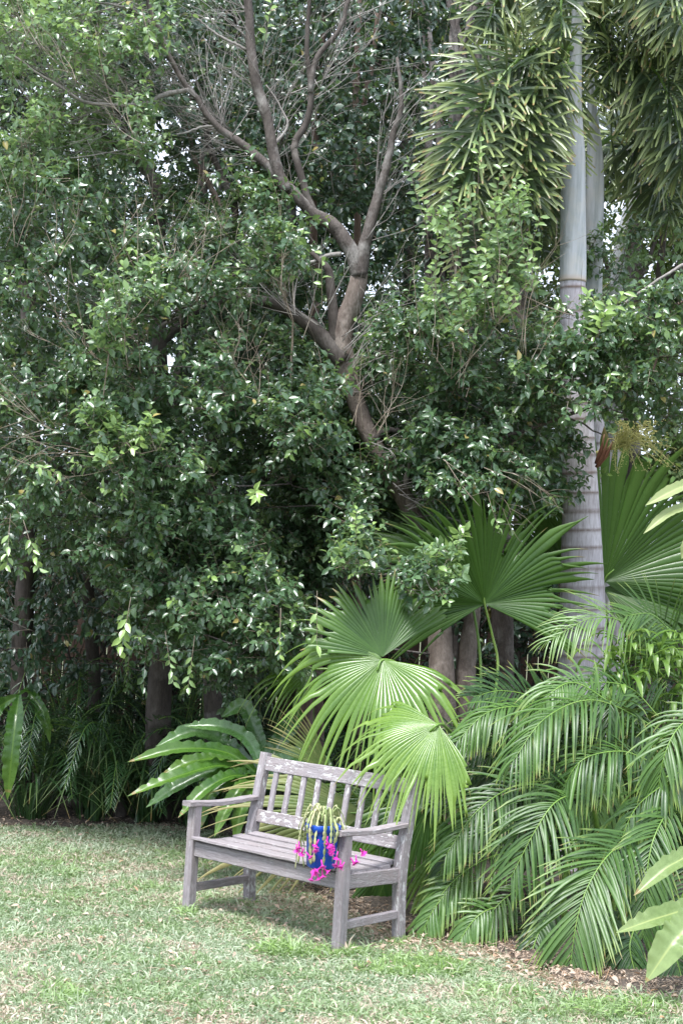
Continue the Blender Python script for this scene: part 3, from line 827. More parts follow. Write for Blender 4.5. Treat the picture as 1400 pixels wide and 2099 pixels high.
fan2 = thing('fan_palm', tuple(gd(1300, 11.3)), 'fan palm behind the ringed palm trunk with wide leaves spreading to both sides', 'palm')
B2 = (1300, 1560, 11.3)
fan(fan2, (1238, 1192, 11.1), (.55, .72, .1), (.0, -.1, 1), 318, 175, 'fan_dark', [(1242, 1260, 11.2), (1270, 1400, 11.3), B2], N=44, split=.66, droop=.22, rs=RS(53), attr_r=.85, cup=.06)
fan(fan2, (1236, 1205, 11.15), (.9, -.35, .3), (.0, .4, 1), 290, 90, 'fan_dark', None, N=24, split=.55, droop=.35, rs=RS(54), attr_r=.7)
fan(fan2, (1165, 1185, 11.5), (-.35, .92, .0), (.25, .0, 1), 235, 75, 'fan_dark', [(1200, 1400, 11.4), B2], N=22, split=.5, droop=.3, rs=RS(55), attr_r=.75)
fan(fan2, (1215, 1120, 11.9), (.3, 1, .0), (.25, .0, 1), 190, 90, 'fan_dark', [(1230, 1400, 11.6), B2], N=22, split=.5, droop=.3, rs=RS(56), attr_r=.3)

fan3 = thing('fan_palm', tuple(gd(640, 12)), 'small grey green fan palm leaf showing between the trunks left of centre', 'palm')
fan(fan3, (610, 1092, 11.9), (-.28, 1, .0), (.2, .0, 1), 120, 95, 'fan_dark', [(640, 1300, 12), (640, 1560, 12)], N=22, split=.7, droop=.2, rs=RS(57), attr_r=.9)
g = G(); tube(g, np.array([gd(640, 12), at(640, 1540, 12)]), [.06, .05], 8); child(g, 'trunk', 'bark_dark', fan3)

# ------------------------------------------------------------ feather palms


def pinnate(g, C, lmax, rs, n=34, plane=None, lift=0.25, fwd=0.65, droop=0.5, wid=0.0178, plume=False, tone=0.5, bare=0.06, prof=None, blunt=False, yv=0.0):
    """leaflets along the rachis C (points); plane = leaf surface normal"""
    T, _, _ = frames(C); K = len(C); m = 2 * n; sd = np.tile([1, -1], n); t = bare + (1 - bare) * (np.arange(m) // 2 + rs.rand(m) * .6) / n
    t = np.clip(t, 0, .995); i = np.clip((t * (K - 1)).astype(int), 0, K - 2); f = (t * (K - 1) - i)[:, None]
    P = C[i] * (1 - f) + C[i + 1] * f; Tt = nrm(T[i] * (1 - f) + T[i + 1] * f)
    pl = nrm(np.asarray(plane, float)); S = nrm(np.cross(Tt, pl[None])); Nn = np.cross(S, Tt)
    if plume:
        a = rs.rand(m) * 6.283; S2 = np.cos(a)[:, None] * S + np.sin(a)[:, None] * Nn; D = nrm(Tt * fwd * (0.3 + 1.2 * rs.rand(m)[:, None]) + S2 + UP * .22 + rs.randn(m, 3) * .28)
    else:
        D = nrm(Tt * (fwd + .9 * t[:, None] ** 2) + S * sd[:, None] + Nn * lift + rs.randn(m, 3) * .09)
    pr = np.sin(np.pi * np.clip(0.12 + 0.80 * t, 0, 1)) ** .6 if prof is None else np.interp(t, np.linspace(0, 1, len(prof)), prof)
    L = lmax * pr * (0.92 + .14 * rs.rand(m)); st = 7; p = P.copy(); Vl = []; dcur = D.copy(); dr = droop * (0.45 + 1.1 * rs.rand(m))
    wv = [.35, .85, 1, .98, .85, .55, .04] if not blunt else [.4, .9, 1, 1, .95, .85, .5]
    W = wid * (0.8 + .35 * rs.rand(m)) * (0.6 + .4 * pr)
    A = np.zeros((m, st, 3, 3)); tn = np.clip(tone + .25 * rs.randn(m), 0, 1)
    for k in range(st):
        N2 = nrm(Nn - dcur * np.sum(Nn * dcur, 1, keepdims=True)); S2 = np.cross(dcur, N2)
        w_ = (W * wv[k] / 2)[:, None]
        Vl.append(np.stack([p - S2 * w_ + N2 * w_ * .35, p, p + S2 * w_ + N2 * w_ * .35], 1))
        A[:, k, :, 0] = tn[:, None]; A[:, k, :, 1] = np.clip(k / (st - 1) + yv, 0, 1); A[:, k, 0, 2] = -1; A[:, k, 2, 2] = 1
        dcur = nrm(dcur - UP[None] * (dr * 0.30)[:, None]); p = p + dcur * (L / (st - 1))[:, None]
    V = np.stack(Vl, 1).reshape(-1, 3); b = np.arange(m)[:, None, None] * st * 3
    q = np.array([[k * 3 + s, k * 3 + s + 1, k * 3 + 4 + s, k * 3 + 3 + s] for k in range(st - 1) for s in (0, 1)])
    g.add(V, A.reshape(-1, 3), (b + q[None]).reshape(-1, 4))


def frond(root, pts, lpx, mat, rs, plane=(0, .6, 1), rw=0.005, name='frond', **kw):
    P = [at(*p) for p in pts]; C = catmull(P, 24); d = np.mean([p[2] for p in pts])
    gg = G(); pinnate(gg, C, lpx * px(d), rs, plane=sdir(*plane), **kw)
    f = child(gg, name, mat, root)
    gp = G(); tube(gp, C, [rw, rw * .8, rw * .35], 5); child(gp, 'rachis', 'petiole', root, parent=f)
    return f


cane = thing('cane_palm', tuple(gnd(1250, 1960)), 'dense clump of feathery cane palm fronds to the right of the bench', 'palm')
rs = RS(61)
FR = [  # points (u, v, d), leaflet length px, material, extras
    ([(1360, 1500, 8.6), (1224, 1436, 8.4), (1120, 1470, 8.2), (1050, 1560, 8.05)], 150, 'areca', dict(droop=1.0, n=34, plane=(-.2, .9, .5), tone=.6)),
    ([(1220, 1480, 9.0), (1120, 1436, 8.9), (1032, 1416, 8.8), (970, 1428, 8.7)], 90, 'areca', dict(droop=.35, n=34, plane=(0, .6, 1), tone=.15)),
    ([(1160, 1600, 8.5), (1060, 1610, 8.3), (975, 1665, 8.15), (912, 1755, 8.05)], 120, 'areca', dict(droop=.6, n=36, plane=(-.5, .5, .8), tone=.45)),
    ([(1210, 1625, 8.2), (1144, 1640, 8.0), (1098, 1700, 7.9), (1046, 1800, 7.85)], 150, 'areca', dict(droop=.55, n=34, plane=(-.4, .4, .9), tone=.55)),
    ([(1310, 1700, 7.9), (1235, 1766, 7.65), (1186, 1868, 7.5), (1162, 2030, 7.42)], 170, 'areca', dict(droop=.35, n=44, plane=(-.4, .3, 1), tone=.6, fwd=.9)),
    ([(1380, 1640, 8.0), (1338, 1722, 7.8), (1322, 1820, 7.7), (1316, 1925, 7.65)], 125, 'areca', dict(droop=.4, n=36, plane=(-.1, .3, 1), tone=.6, fwd=.9)),
    ([(1470, 1460, 8.2), (1400, 1482, 8.1), (1362, 1545, 8.0), (1345, 1640, 8.0)], 120, 'areca', dict(droop=.8, n=30, plane=(-.4, .6, .8), tone=.7)),
    ([(1270, 1560, 8.4), (1240, 1612, 8.3), (1222, 1680, 8.25), (1214, 1762, 8.2)], 110, 'areca_light', dict(droop=.8, n=22, plane=(0, .4, 1), tone=.2)),
    ([(1380, 1345, 9.2), (1293, 1282, 9.0), (1215, 1266, 8.9), (1120, 1316, 8.8)], 110, 'areca_light', dict(droop=.7, n=34, plane=(0, .8, .6), tone=.7, wid=.011)),
    ([(1120, 1740, 8.4), (1010, 1755, 8.2), (925, 1810, 8.1), (862, 1900, 8.05)], 90, 'areca', dict(droop=.6, n=34, plane=(-.4, .6, .8), tone=.7, wid=.012)),
    ([(1130, 1800, 8.3), (1050, 1830, 8.1), (995, 1890, 8.0), (978, 1965, 8.0)], 95, 'areca', dict(droop=.7, n=30, plane=(-.4, .5, .8), tone=.8)),
    ([(1150, 1850, 8.2), (1100, 1890, 8.1), (1060, 1940, 8.0), (1010, 1985, 8.0)], 100, 'areca', dict(droop=.4, n=28, plane=(-.4, .5, .8), tone=.05)),
    ([(1330, 1850, 8.2), (1290, 1900, 8.1), (1250, 1950, 8.1), (1240, 2010, 8.1)], 100, 'areca', dict(droop=.5, n=28, plane=(0, .5, .8), tone=.05)),
    ([(1190, 1560, 8.9), (1060, 1512, 8.8), (965, 1520, 8.7), (905, 1575, 8.65)], 110, 'areca', dict(droop=.6, n=34, plane=(0, .7, .7), tone=.2)),
    ([(1350, 1470, 8.8), (1290, 1410, 8.8), (1210, 1400, 8.7), (1130, 1430, 8.7)], 100, 'areca', dict(droop=.6, n=30, plane=(0, .7, .7), tone=.4)),
    ([(1180, 1480, 8.7), (1080, 1450, 8.6), (1000, 1460, 8.5), (935, 1520, 8.4)], 110, 'areca', dict(droop=.9, n=34, plane=(-.2, .8, .5), tone=.75)),
    ([(1330, 1560, 8.3), (1270, 1540, 8.2), (1190, 1560, 8.1), (1140, 1640, 8.1)], 140, 'areca', dict(droop=1.1, n=32, plane=(-.2, .8, .5), tone=.5)),
    ([(1150, 1700, 8.6), (1050, 1690, 8.5), (960, 1720, 8.4), (890, 1800, 8.3)], 110, 'areca', dict(droop=.8, n=32, plane=(-.2, .7, .6), tone=.15)),
    ([(1420, 1560, 8.1), (1370, 1600, 8.0), (1300, 1660, 8.0), (1260, 1760, 7.95)], 110, 'areca', dict(droop=.9, n=30, plane=(-.2, .7, .6), tone=.3)),
    ([(1440, 1760, 7.9), (1400, 1830, 7.8), (1385, 1900, 7.8), (1380, 1980, 7.8)], 100, 'areca', dict(droop=.5, n=28, plane=(0, .4, 1), tone=.4)),
    ([(1400, 1430, 9.2), (1390, 1330, 9.2), (1340, 1262, 9.1), (1280, 1262, 9.0)], 105, 'areca', dict(droop=.3, n=26, plane=(0, .5, .9), tone=.6)),
    ([(1250, 1440, 8.6), (1180, 1400, 8.6), (1130, 1420, 8.5), (1090, 1480, 8.5)], 105, 'areca_light', dict(droop=1.0, n=28, plane=(0, .7, .7), tone=.1)),
    ([(1120, 1880, 8.1), (1090, 1940, 8.0), (1075, 1990, 7.95), (1070, 2030, 7.9)], 75, 'areca', dict(droop=.5, n=22, plane=(0, .4, 1), tone=.6)),
    ([(1250, 1880, 7.8), (1225, 1940, 7.75), (1215, 1990, 7.7), (1205, 2035, 7.7)], 80, 'areca', dict(droop=.5, n=24, plane=(0, .4, 1), tone=.35)),
    ([(1300, 1900, 7.6), (1290, 1940, 7.5), (1300, 1990, 7.45), (1318, 2040, 7.4)], 90, 'areca', dict(droop=.5, n=26, plane=(.2, .4, 1), tone=.15)),
    ([(1360, 1900, 7.5), (1380, 1950, 7.4), (1395, 2000, 7.35), (1402, 2045, 7.3)], 95, 'areca', dict(droop=.5, n=26, plane=(.2, .4, 1), tone=.1)),
    ([(1250, 1850, 7.7), (1255, 1910, 7.6), (1262, 1970, 7.5), (1270, 2030, 7.45)], 95, 'areca', dict(droop=.5, n=28, plane=(.1, .4, 1), tone=.3)),
    ([(1130, 1860, 7.9), (1100, 1920, 7.8), (1085, 1975, 7.75), (1078, 2020, 7.7)], 80, 'areca', dict(droop=.6, n=26, plane=(-.2, .4, 1), tone=.1)),
    ([(1000, 1800, 8.2), (930, 1820, 8.1), (885, 1870, 8.05), (858, 1935, 8.0)], 85, 'areca_light', dict(droop=.8, n=28, plane=(-.3, .5, .8), tone=.1)),
    ([(1060, 1850, 8.1), (990, 1870, 8.0), (950, 1915, 7.95), (930, 1965, 7.9)], 80, 'areca_light', dict(droop=.8, n=26, plane=(-.3, .5, .8), tone=.0)),
]
for pts, lp, mt, kw in FR:
    kw = dict(kw); pl = kw.pop('plane'); frond(cane, pts, lp, mt, rs, pl, **kw)
for k in range(52):   # inner fronds, toned dark to stand in for shade inside the clump
    a = rs.uniform(0.15, 2.95); ux = 1230 + math.cos(a) * 60 + rs.randn() * 40; d0 = 8.6 + rs.rand() * 1.2
    rx = rs.uniform(90, 240); hy = rs.uniform(200, 400) * (0.6 + .5 * math.sin(a)); sx = math.cos(a) * 1.2
    pts = [(ux, 1850, d0), (ux + sx * rx * .4, 1850 - hy * .7, d0), (ux + sx * rx * .9, 1850 - hy, d0 - .15), (ux + sx * rx * 1.35, 1850 - hy * .72, d0 - .3)]
    frond(cane, pts, rs.uniform(90, 125), 'areca', rs, (0, .6, .8), n=30, droop=rs.uniform(.4, 1.0), tone=rs.uniform(-.3, .3), bare=.15)
for k in range(9):
    u0 = 1180 + k * 18 + rs.randn() * 6; d0 = 8.7 + rs.rand() * .5; b = gnd(u0, 1950); b[1] += .3
    g = G(); tube(g, catmull([b, b + UP * .4 + rs.randn(3) * .03, b + UP * .95 + np.r_[rs.randn(2) * .1, 0]], 12), [.02, .017, .013], 7)
    child(g, 'cane', 'petiole', cane)


def palm(pts, widths, rings, shaft, base_uv, label, plumes, rs):
    base = gd(*base_uv); root = thing('foxtail_palm', tuple(base), label, 'palm', 'foxtail palms')
    P = [base - UP * .05] + [at(*p) for p in pts]; n = 240; C = catmull(P, n)
    vv = to_px(C)[1]; dd = (C - C0) @ _f; wv = np.interp(-vv, [-q[0] for q in widths], [q[1] for q in widths]) * dd / F_PX / 2
    rg = np.zeros(n)
    for r in rings:
        rg = np.maximum(rg, np.exp(-((vv - r) / 3.2) ** 2))
    wv = wv * (1 + 0.022 * rg)
    g = G(); tube(g, C, wv, 28, attrs=np.stack([C[:, 2], rg, np.zeros(n)], -1)); child(g, 'trunk', 'palm_trunk', root)
    S = catmull([at(u, v, d) for (u, v, d, w_) in shaft], 60); ws = np.interp(np.linspace(0, 1, 60), np.linspace(0, 1, len(shaft)), [w_ * d / F_PX / 2 for (u, v, d, w_) in shaft])
    br = np.clip(1 - np.arange(60) / 4.0, 0, 1)
    g = G(); tube(g, S, ws, 28, attrs=np.stack([S[:, 2], br, np.zeros(60)], -1)); child(g, 'crownshaft', 'shaft', root)
    for (pp, lp, kw) in plumes:
        kw = dict(kw); nn = int(kw.pop('n', 130) * 1.25)
        Pq = [at(*p) for p in pp]; Cq = catmull(Pq, 26); d = np.mean([p[2] for p in pp]); gg = G()
        pinnate(gg, Cq, lp * px(d), rs, n=nn, plane=sdir(0, .5, 1), plume=True, fwd=.5, droop=kw.get('droop', .34), wid=.019, bare=kw.get('bare', .12), tone=kw.get('tone', .4) - .1, blunt=True, prof=[.8, 1.25, 1.3, 1.2, 1.0, .75])
        f = child(gg, 'frond', 'foxtail', root)
        gp = G(); tube(gp, Cq, [.022, .012, .005], 7); child(gp, 'rachis', 'petiole', root, parent=f)
    return root


rs = RS(71)
foxtail = palm([(1191, 1400, 10.6), (1193, 1246, 10.6), (1190, 1048, 10.6), (1186, 934, 10.6), (1181, 800, 10.6), (1174, 640, 10.6), (1173, 575, 10.6)],
               [(1700, 100), (1380, 99), (1246, 94), (1048, 76), (934, 68), (800, 62), (600, 52), (560, 52)],
               [591, 640, 700, 745, 790, 828, 860, 900, 934, 970, 1011, 1048, 1087, 1123, 1164, 1205, 1246, 1285, 1318, 1345, 1370],
               [(1173, 578, 10.6, 55), (1174, 540, 10.6, 54), (1174, 430, 10.6, 52), (1175, 320, 10.6, 48), (1176, 225, 10.6, 32), (1180, 100, 10.6, 24), (1184, 0, 10.6, 22), (1186, -80, 10.6, 16)],
               (1191, 10.6), 'foxtail palm with stout pale ringed trunk, nearest of the palms', [
    ([(1180, 100, 10.6), (1100, 95, 10.4), (1020, 170, 10.25), (982, 260, 10.2), (966, 350, 10.2), (955, 400, 10.2)], 118, dict(n=150, tone=.45)),
    ([(1180, 130, 10.6), (1120, 150, 10.35), (1083, 240, 10.25), (1078, 330, 10.2), (1085, 420, 10.2)], 98, dict(n=120, tone=.35)),
    ([(1182, 20, 10.6), (1100, -60, 10.5), (1020, 0, 10.5), (1000, 60, 10.5)], 95, dict(n=60, tone=.5)),
    ([(1184, -40, 10.6), (1165, -90, 10.3), (1150, 0, 10.2), (1150, 80, 10.2)], 80, dict(n=45, tone=.2)),
    ([(1186, 60, 10.8), (1120, 200, 10.9), (1060, 330, 10.9), (1010, 480, 10.9), (985, 600, 10.9)], 110, dict(n=110, tone=.2)),
    ([(1186, 60, 10.8), (1130, 260, 10.9), (1110, 400, 10.9), (1110, 520, 10.9)], 90, dict(n=80, tone=.05)),
    ([(1186, -40, 10.6), (1270, -140, 10.3), (1350, -80, 10.1), (1400, 60, 10.0)], 110, dict(n=90, tone=.4)),
], rs)
palm([(1225, 1400, 11.4), (1224, 1100, 11.4), (1220, 900, 11.4), (1217, 750, 11.4), (1216, 640, 11.4)],
     [(1700, 50), (1246, 46), (934, 38), (600, 31), (560, 31)], [640, 690, 740, 790, 850, 910, 980, 1060],
     [(1214, 645, 11.4, 38), (1214, 560, 11.4, 40), (1217, 430, 11.4, 40), (1219, 330, 11.4, 34), (1213, 220, 11.4, 20), (1205, 100, 11.4, 12), (1208, 0, 11.4, 8)],
     (1225, 11.4), 'thinner grey green foxtail palm close behind the stout one', [
    ([(1215, 200, 11.4), (1275, 110, 11.1), (1345, 150, 10.9), (1385, 250, 10.8), (1400, 340, 10.8)], 118, dict(n=150, tone=.3)),
    ([(1212, 120, 11.4), (1290, 0, 11.1), (1380, 10, 10.8), (1450, 100, 10.7)], 130, dict(n=150, tone=.5)),
    ([(1210, 100, 11.4), (1225, 40, 11.2), (1245, 90, 11.1), (1250, 200, 11.1)], 90, dict(n=60, tone=.1)),
    ([(1222, 300, 11.4), (1300, 260, 11.5), (1350, 340, 11.5), (1372, 450, 11.5)], 115, dict(n=80, tone=.1)),
    ([(1210, 150, 11.4), (1170, 60, 11.5), (1120, 60, 11.6), (1080, 130, 11.6)], 110, dict(n=70, tone=.05)),
], rs)
palm([(1262, 1300, 12.4), (1262, 1000, 12.4), (1262, 760, 12.4)], [(1700, 36), (600, 30)], [700, 800, 900],
     [(1262, 765, 12.4, 30), (1262, 600, 12.4, 28), (1275, 480, 12.4, 24), (1306, 370, 12.4, 14), (1330, 300, 12.4, 8)],
     (1262, 12.4), 'slender third foxtail palm leaning right behind the other two', [
    ([(1310, 360, 12.4), (1350, 300, 12.2), (1400, 330, 12.0), (1440, 450, 12)], 120, dict(n=90, tone=.1)),
    ([(1306, 370, 12.4), (1300, 300, 12.6), (1260, 280, 12.7), (1230, 350, 12.7)], 90, dict(n=60, tone=.1)),
], rs)

# palm flower spray and its husk hang on the nearest palm
rs = RS(77)
sp_root = foxtail
g = G(); b0 = at(1222, 930, 10.45)
tube(g, catmull([b0, at(1255, 915, 10.4), at(1290, 880, 10.3)], 10), [.02, .015, .008], 7)
gb = G(); m = 0
for k in range(46):
    st = at(1240 + rs.rand() * 55, 925 - rs.rand() * 40, 10.38); en = at(1255 + rs.rand() * 140, 850 + rs.rand() * 115, 10.2 + .3 * rs.rand())
    C = catmull([st, (st + en) / 2 + UP * .05, en - UP * .03], 10); tube(g, C, [.0035, .0018], 4)
    q = np.repeat(C[3:], 5, axis=0) + rs.randn(35, 3) * .011
    for p in q:
        s = 0.0042
        gb.add(p + s * np.array([[1, 0, 0], [-1, 0, 0], [0, 1, 0], [0, -1, 0], [0, 0, 1], [0, 0, -1]]), (0, 0, 0), T=[(0, 2, 4), (2, 1, 4), (1, 3, 4), (3, 0, 4), (2, 0, 5), (1, 2, 5), (3, 1, 5), (0, 3, 5)])
fs = child(g, 'flower_spray', 'flower_stalk', sp_root); child(gb, 'flower_buds', 'flower_stalk', sp_root, parent=fs)
g = G()
for a_, b_ in (((1222, 958), (1246, 898)), ((1226, 955), (1255, 905)), ((1220, 950), (1238, 890))):
    tube(g, catmull([at(a_[0], a_[1], 10.42), at((a_[0] + b_[0]) / 2 + 3, (a_[1] + b_[1]) / 2, 10.38), at(b_[0], b_[1], 10.36)], 8), [.012, .016, .011, .004], 6, wob=.12, rs=rs)
child(g, 'husk', 'husk', sp_root)

# ------------------------------------------------------------ nest ferns, straps, cycads


def strap_leaf(g, C, W, nor, rs, wav=0.12, tone=.5, nx=6, tipw=.12):
    C = catmull(C, 90); T, _, _ = frames(C); nor = nrm(np.asarray(nor, float)); n = len(C); t = np.linspace(0, 1, n)
    S = nrm(np.cross(T, nor[None])); N = np.cross(S, T)
    prof = np.clip(np.minimum(.28 + t * 2.2, 1.0) * (1 - np.clip((t - .72) / .28, 0, 1) ** 1.8), .03, 1)
    xs = np.linspace(-1, 1, nx + 1); ph = rs.rand(6) * 6.28; V = []; A = []
    for i in range(n):
        for x in xs:
            s = 1 if x > 0 else -1; e = abs(x) ** 2
            wv = math.sin(t[i] * 62 + ph[0 if s > 0 else 1] + 2.5 * math.sin(t[i] * 9 + ph[4])) * .6 + math.sin(t[i] * 97 + ph[2 if s > 0 else 3]) * .4
            wv *= .45 + .9 * abs(math.sin(t[i] * 13 + ph[5]) * math.sin(t[i] * 5.3 + ph[3] * s))
            ew = 1 + .09 * wv * e
            V.append(C[i] + S[i] * (x * ew * W / 2 * prof[i]) + N[i] * (W * (.22 * abs(x) * prof[i] + wav * e * wv * prof[i]))); A.append((np.clip(tone + .2 * math.sin(t[i] * 20 + ph[5]), 0, 1), t[i], x))
    m = nx + 1; Q = [(i * m + k, i * m + k + 1, (i + 1) * m + k + 1, (i + 1) * m + k) for i in range(n - 1) for k in range(nx)]
    g.add(V, A, Q)


def nest_fern(base, fr, label, mat, rs, group='bird nest ferns'):
    root = thing('nest_fern', tuple(base), label, 'fern')
    for (pts, wpx, nor, *m) in fr:
        g = G(); d = np.mean([p[2] for p in pts]); strap_leaf(g, [at(*p) for p in pts], wpx * px(d), sdir(*nor), rs, tone=rs.rand())
        child(g, 'frond', m[0] if m else mat, root)
    return root


rs = RS(81)
H1 = (545, 1600, 9.6)
nest_fern(gnd(560, 1740), [
    ([H1, (470, 1545, 9.45), (370, 1535, 9.3), (262, 1562, 9.2)], 29, (0, .8, .8)),
    ([H1, (460, 1570, 9.4), (370, 1590, 9.2), (262, 1632, 9.05)], 31, (-.1, .9, .6)),
    ([H1, (480, 1590, 9.35), (420, 1620, 9.2), (366, 1676, 9.1)], 29, (-.2, .7, .8)),
    ([H1, (510, 1520, 9.7), (450, 1490, 9.7), (378, 1488, 9.7)], 30, (0, .7, .8), 'cycad'),
    ([H1, (500, 1610, 9.3), (470, 1650, 9.2), (440, 1715, 9.1)], 28, (-.2, .5, .9)),
    ([H1, (520, 1620, 9.3), (495, 1660, 9.2), (482, 1730, 9.15)], 28, (-.1, .4, .9)),
    ([H1, (560, 1540, 9.8), (600, 1480, 9.9), (610, 1450, 10)], 36, (0, .2, 1), 'cycad'),
    ([H1, (530, 1520, 9.9), (500, 1450, 10), (455, 1470, 10)], 32, (0, .5, .9), 'cycad'),
    ([H1, (470, 1560, 9.6), (400, 1560, 9.5), (330, 1590, 9.4)], 30, (0, .8, .6)),
    ([H1, (590, 1560, 9.6), (640, 1560, 9.5), (690, 1600, 9.4)], 46, (.2, .7, .7), 'cycad'),
    ([H1, (500, 1580, 9.5), (440, 1600, 9.4), (400, 1650, 9.35)], 34, (0, .8, .6)),
    ([H1, (470, 1530, 9.8), (400, 1500, 9.8), (320, 1530, 9.7)], 34, (0, .7, .8), 'cycad'),
    ([H1, (490, 1590, 9.4), (430, 1630, 9.3), (410, 1700, 9.25)], 32, (0, .6, .8)),
    ([H1, (450, 1580, 9.5), (370, 1610, 9.4), (300, 1655, 9.35)], 32, (0, .8, .6), 'cycad'),
], 'nest fern with glossy wavy strap fronds reaching left from behind the bench', 'fern', rs)
H2 = (1520, 1900, 7.3)
nest_fern(gnd(1560, 2090), [
    ([H2, (1440, 1862, 7.1), (1360, 1878, 7.0), (1262, 1912, 6.9)], 44, (0, .8, .7)),
    ([H2, (1450, 1880, 7.0), (1390, 1920, 6.85), (1322, 2014, 6.8)], 66, (-.4, .5, .9)),
    ([H2, (1450, 1760, 7.2), (1380, 1770, 7.1), (1298, 1836, 7.0)], 40, (-.3, .7, .8)),
    ([H2, (1470, 1800, 7.3), (1440, 1720, 7.3), (1420, 1680, 7.3)], 40, (0, .5, .9)),
], 'pale green nest fern with torn wavy fronds at the right edge of the lawn', 'fern_pale', rs)
H3 = (40, 1425, 11.1)
nest_fern(at(40, 1420, 11.7), [
    ([H3, (34, 1470, 10.9), (26, 1540, 10.8), (16, 1640, 10.8)], 34, (0, .2, 1)),
    ([H3, (60, 1420, 11.4), (90, 1460, 11.3), (104, 1524, 11.3)], 20, (0, .3, 1)),
    ([(60, 1410, 11.5), (75, 1430, 11.4), (88, 1470, 11.3), (112, 1500, 11.3)], 18, (0, .2, 1)),
    ([H3, (0, 1450, 11.3), (-30, 1500, 11.2), (-50, 1600, 11.2)], 32, (0, .3, 1)),
], 'nest fern growing on the trunk at the far left with hanging strap fronds', 'fern', rs)


def strap_clump(base, n, h, spread, label, rs, mat='strap', w=.011):
    root = thing('strap_grass', tuple(base), label, 'plant', 'strap leaved grass clumps'); g = G()
    for k in range(n):
        a = rs.rand() * 6.283; o = np.array([math.cos(a), math.sin(a), 0]); hh = h * (.55 + .6 * rs.rand()); s = spread * (.2 + .9 * rs.rand())
        q_ = rs.rand(); P = [base + o * .14 * rs.rand(), base + o * s * .45 + UP * hh * .55, base + o * s * 1.0 + UP * hh * (.85 - .35 * q_), base + o * s * 1.55 + UP * hh * (.78 - .62 * q_)]
        P = [np.maximum(p, [-99, -99, .03]) for p in P]
        C = catmull(P, 9); T, _, _ = frames(C); S = nrm(np.cross(T, o + UP)); N = np.cross(S, T); t = np.linspace(0, 1, 9); ww = w / 2 * np.minimum(1, (1 - t) * 3 + .08)
        V = np.stack([C - S * ww[:, None] + N * ww[:, None] * .4, C, C + S * ww[:, None] + N * ww[:, None] * .4], 1).reshape(-1, 3); r_ = rs.rand()
        A = [(r_, t[i], x) for i in range(9) for x in (-1, 0, 1)]
        g.add(V, A, [(i * 3 + s_, i * 3 + s_ + 1, i * 3 + 4 + s_, i * 3 + 3 + s_) for i in range(8) for s_ in (0, 1)])
    child(g, 'foliage', mat, root); return root


rs = RS(91)
CL = [(60, 1684, 70, .95, .6, 'tufted strap leaved clump below the hanging fronds at far left'), (190, 1686, 80, 1.15, .65, 'tallest strap leaved clump left of the nest fern'),
      (300, 1690, 80, 1.05, .7, 'strap leaved clump just left of the glossy nest fern'), (400, 1700, 60, .8, .55, 'strap leaved clump behind the left arm of the bench'),
      (120, 1640, 60, 1.3, .5, 'dim strap leaved clump at the back of the left bed'), (345, 1650, 50, 1.55, .4, 'dim upright strap leaves under the hanging twigs'),
      (-60, 1676, 60, .9, .5, 'strap leaved clump cut off by the left edge'), (470, 1700, 40, .5, .45, 'low strap leaved tuft beside the rear left bench leg'),
      (245, 1660, 60, 1.2, .65, 'strap leaved clump between the two cycads')]
for (u_, v_, n_, h_, s_, lb) in CL:
    strap_clump(gnd(u_, v_), int(n_ * 1.2), h_ * .85, s_ * 1.15, lb, rs, w=.015)


def cycad(base, n, L, label, rs, mat='cycad', up=.9, lfl=.16, dirs=None):
    root = thing('cycad', tuple(base), label, 'plant', 'dark cycads')
    for k in range(n):
        a = (k / n * 6.283 + rs.rand() * .4) if dirs is None else dirs[k % len(dirs)] + rs.randn() * .15
        o = np.array([math.cos(a), math.sin(a), 0]); hh = L * up * (.5 + .6 * rs.rand())
        P = [base + UP * .15, base + o * L * .3 + UP * (hh * .75 + .1), base + o * L * .7 + UP * hh, base + o * L * 1.02 + UP * (hh * .45)]
        C = catmull(P, 18); gg = G(); pinnate(gg, C, lfl, rs, n=34, plane=nrm(UP + o * -.2), lift=.35, fwd=.7, droop=.3, wid=.011, tone=rs.rand() * .8, bare=.12)
        gg.A = [x * [1, 0.3, 1] for x in gg.A]
        f = child(gg, 'frond', mat, root); gp = G(); tube(gp, C, [.006, .003], 4); child(gp, 'rachis', 'petiole', root, parent=f)
    g = G(); tube(g, np.array([base - UP * .02, base + UP * .1, base + UP * .2]), [.08, .1, .06], 8, wob=.08, rs=rs); child(g, 'trunk', 'bark_dark', root)
    return root


rs = RS(95)
cycad(gnd(240, 1682), 17, .95, 'dark glossy cycad with arching feather fronds in front of the strap leaves', rs)
cycad(gnd(90, 1665), 16, .95, 'dark glossy cycad at the far left under the hanging fern', rs)
cycad(gnd(440, 1700), 15, .8, 'low dark cycad beneath the nest fern beside the bench', rs)
cycad(gnd(150, 1640), 15, 1.2, 'dim cycad in the shade at the back left', rs, up=1.1)
cycad(gnd(360, 1655), 15, 1.2, 'dim cycad in the shade behind the nest fern', rs, up=1.1)
cycad(gnd(620, 1730), 14, .95, 'dark cycad hidden behind the bench back', rs)
cycad(gnd(560, 1650), 14, 1.2, 'dark cycad under the trees behind the bench', rs, up=1.1)
cycad(gnd(760, 1660), 14, 1.1, 'dark cycad under the trees left of the forked trunk', rs, up=1.1)

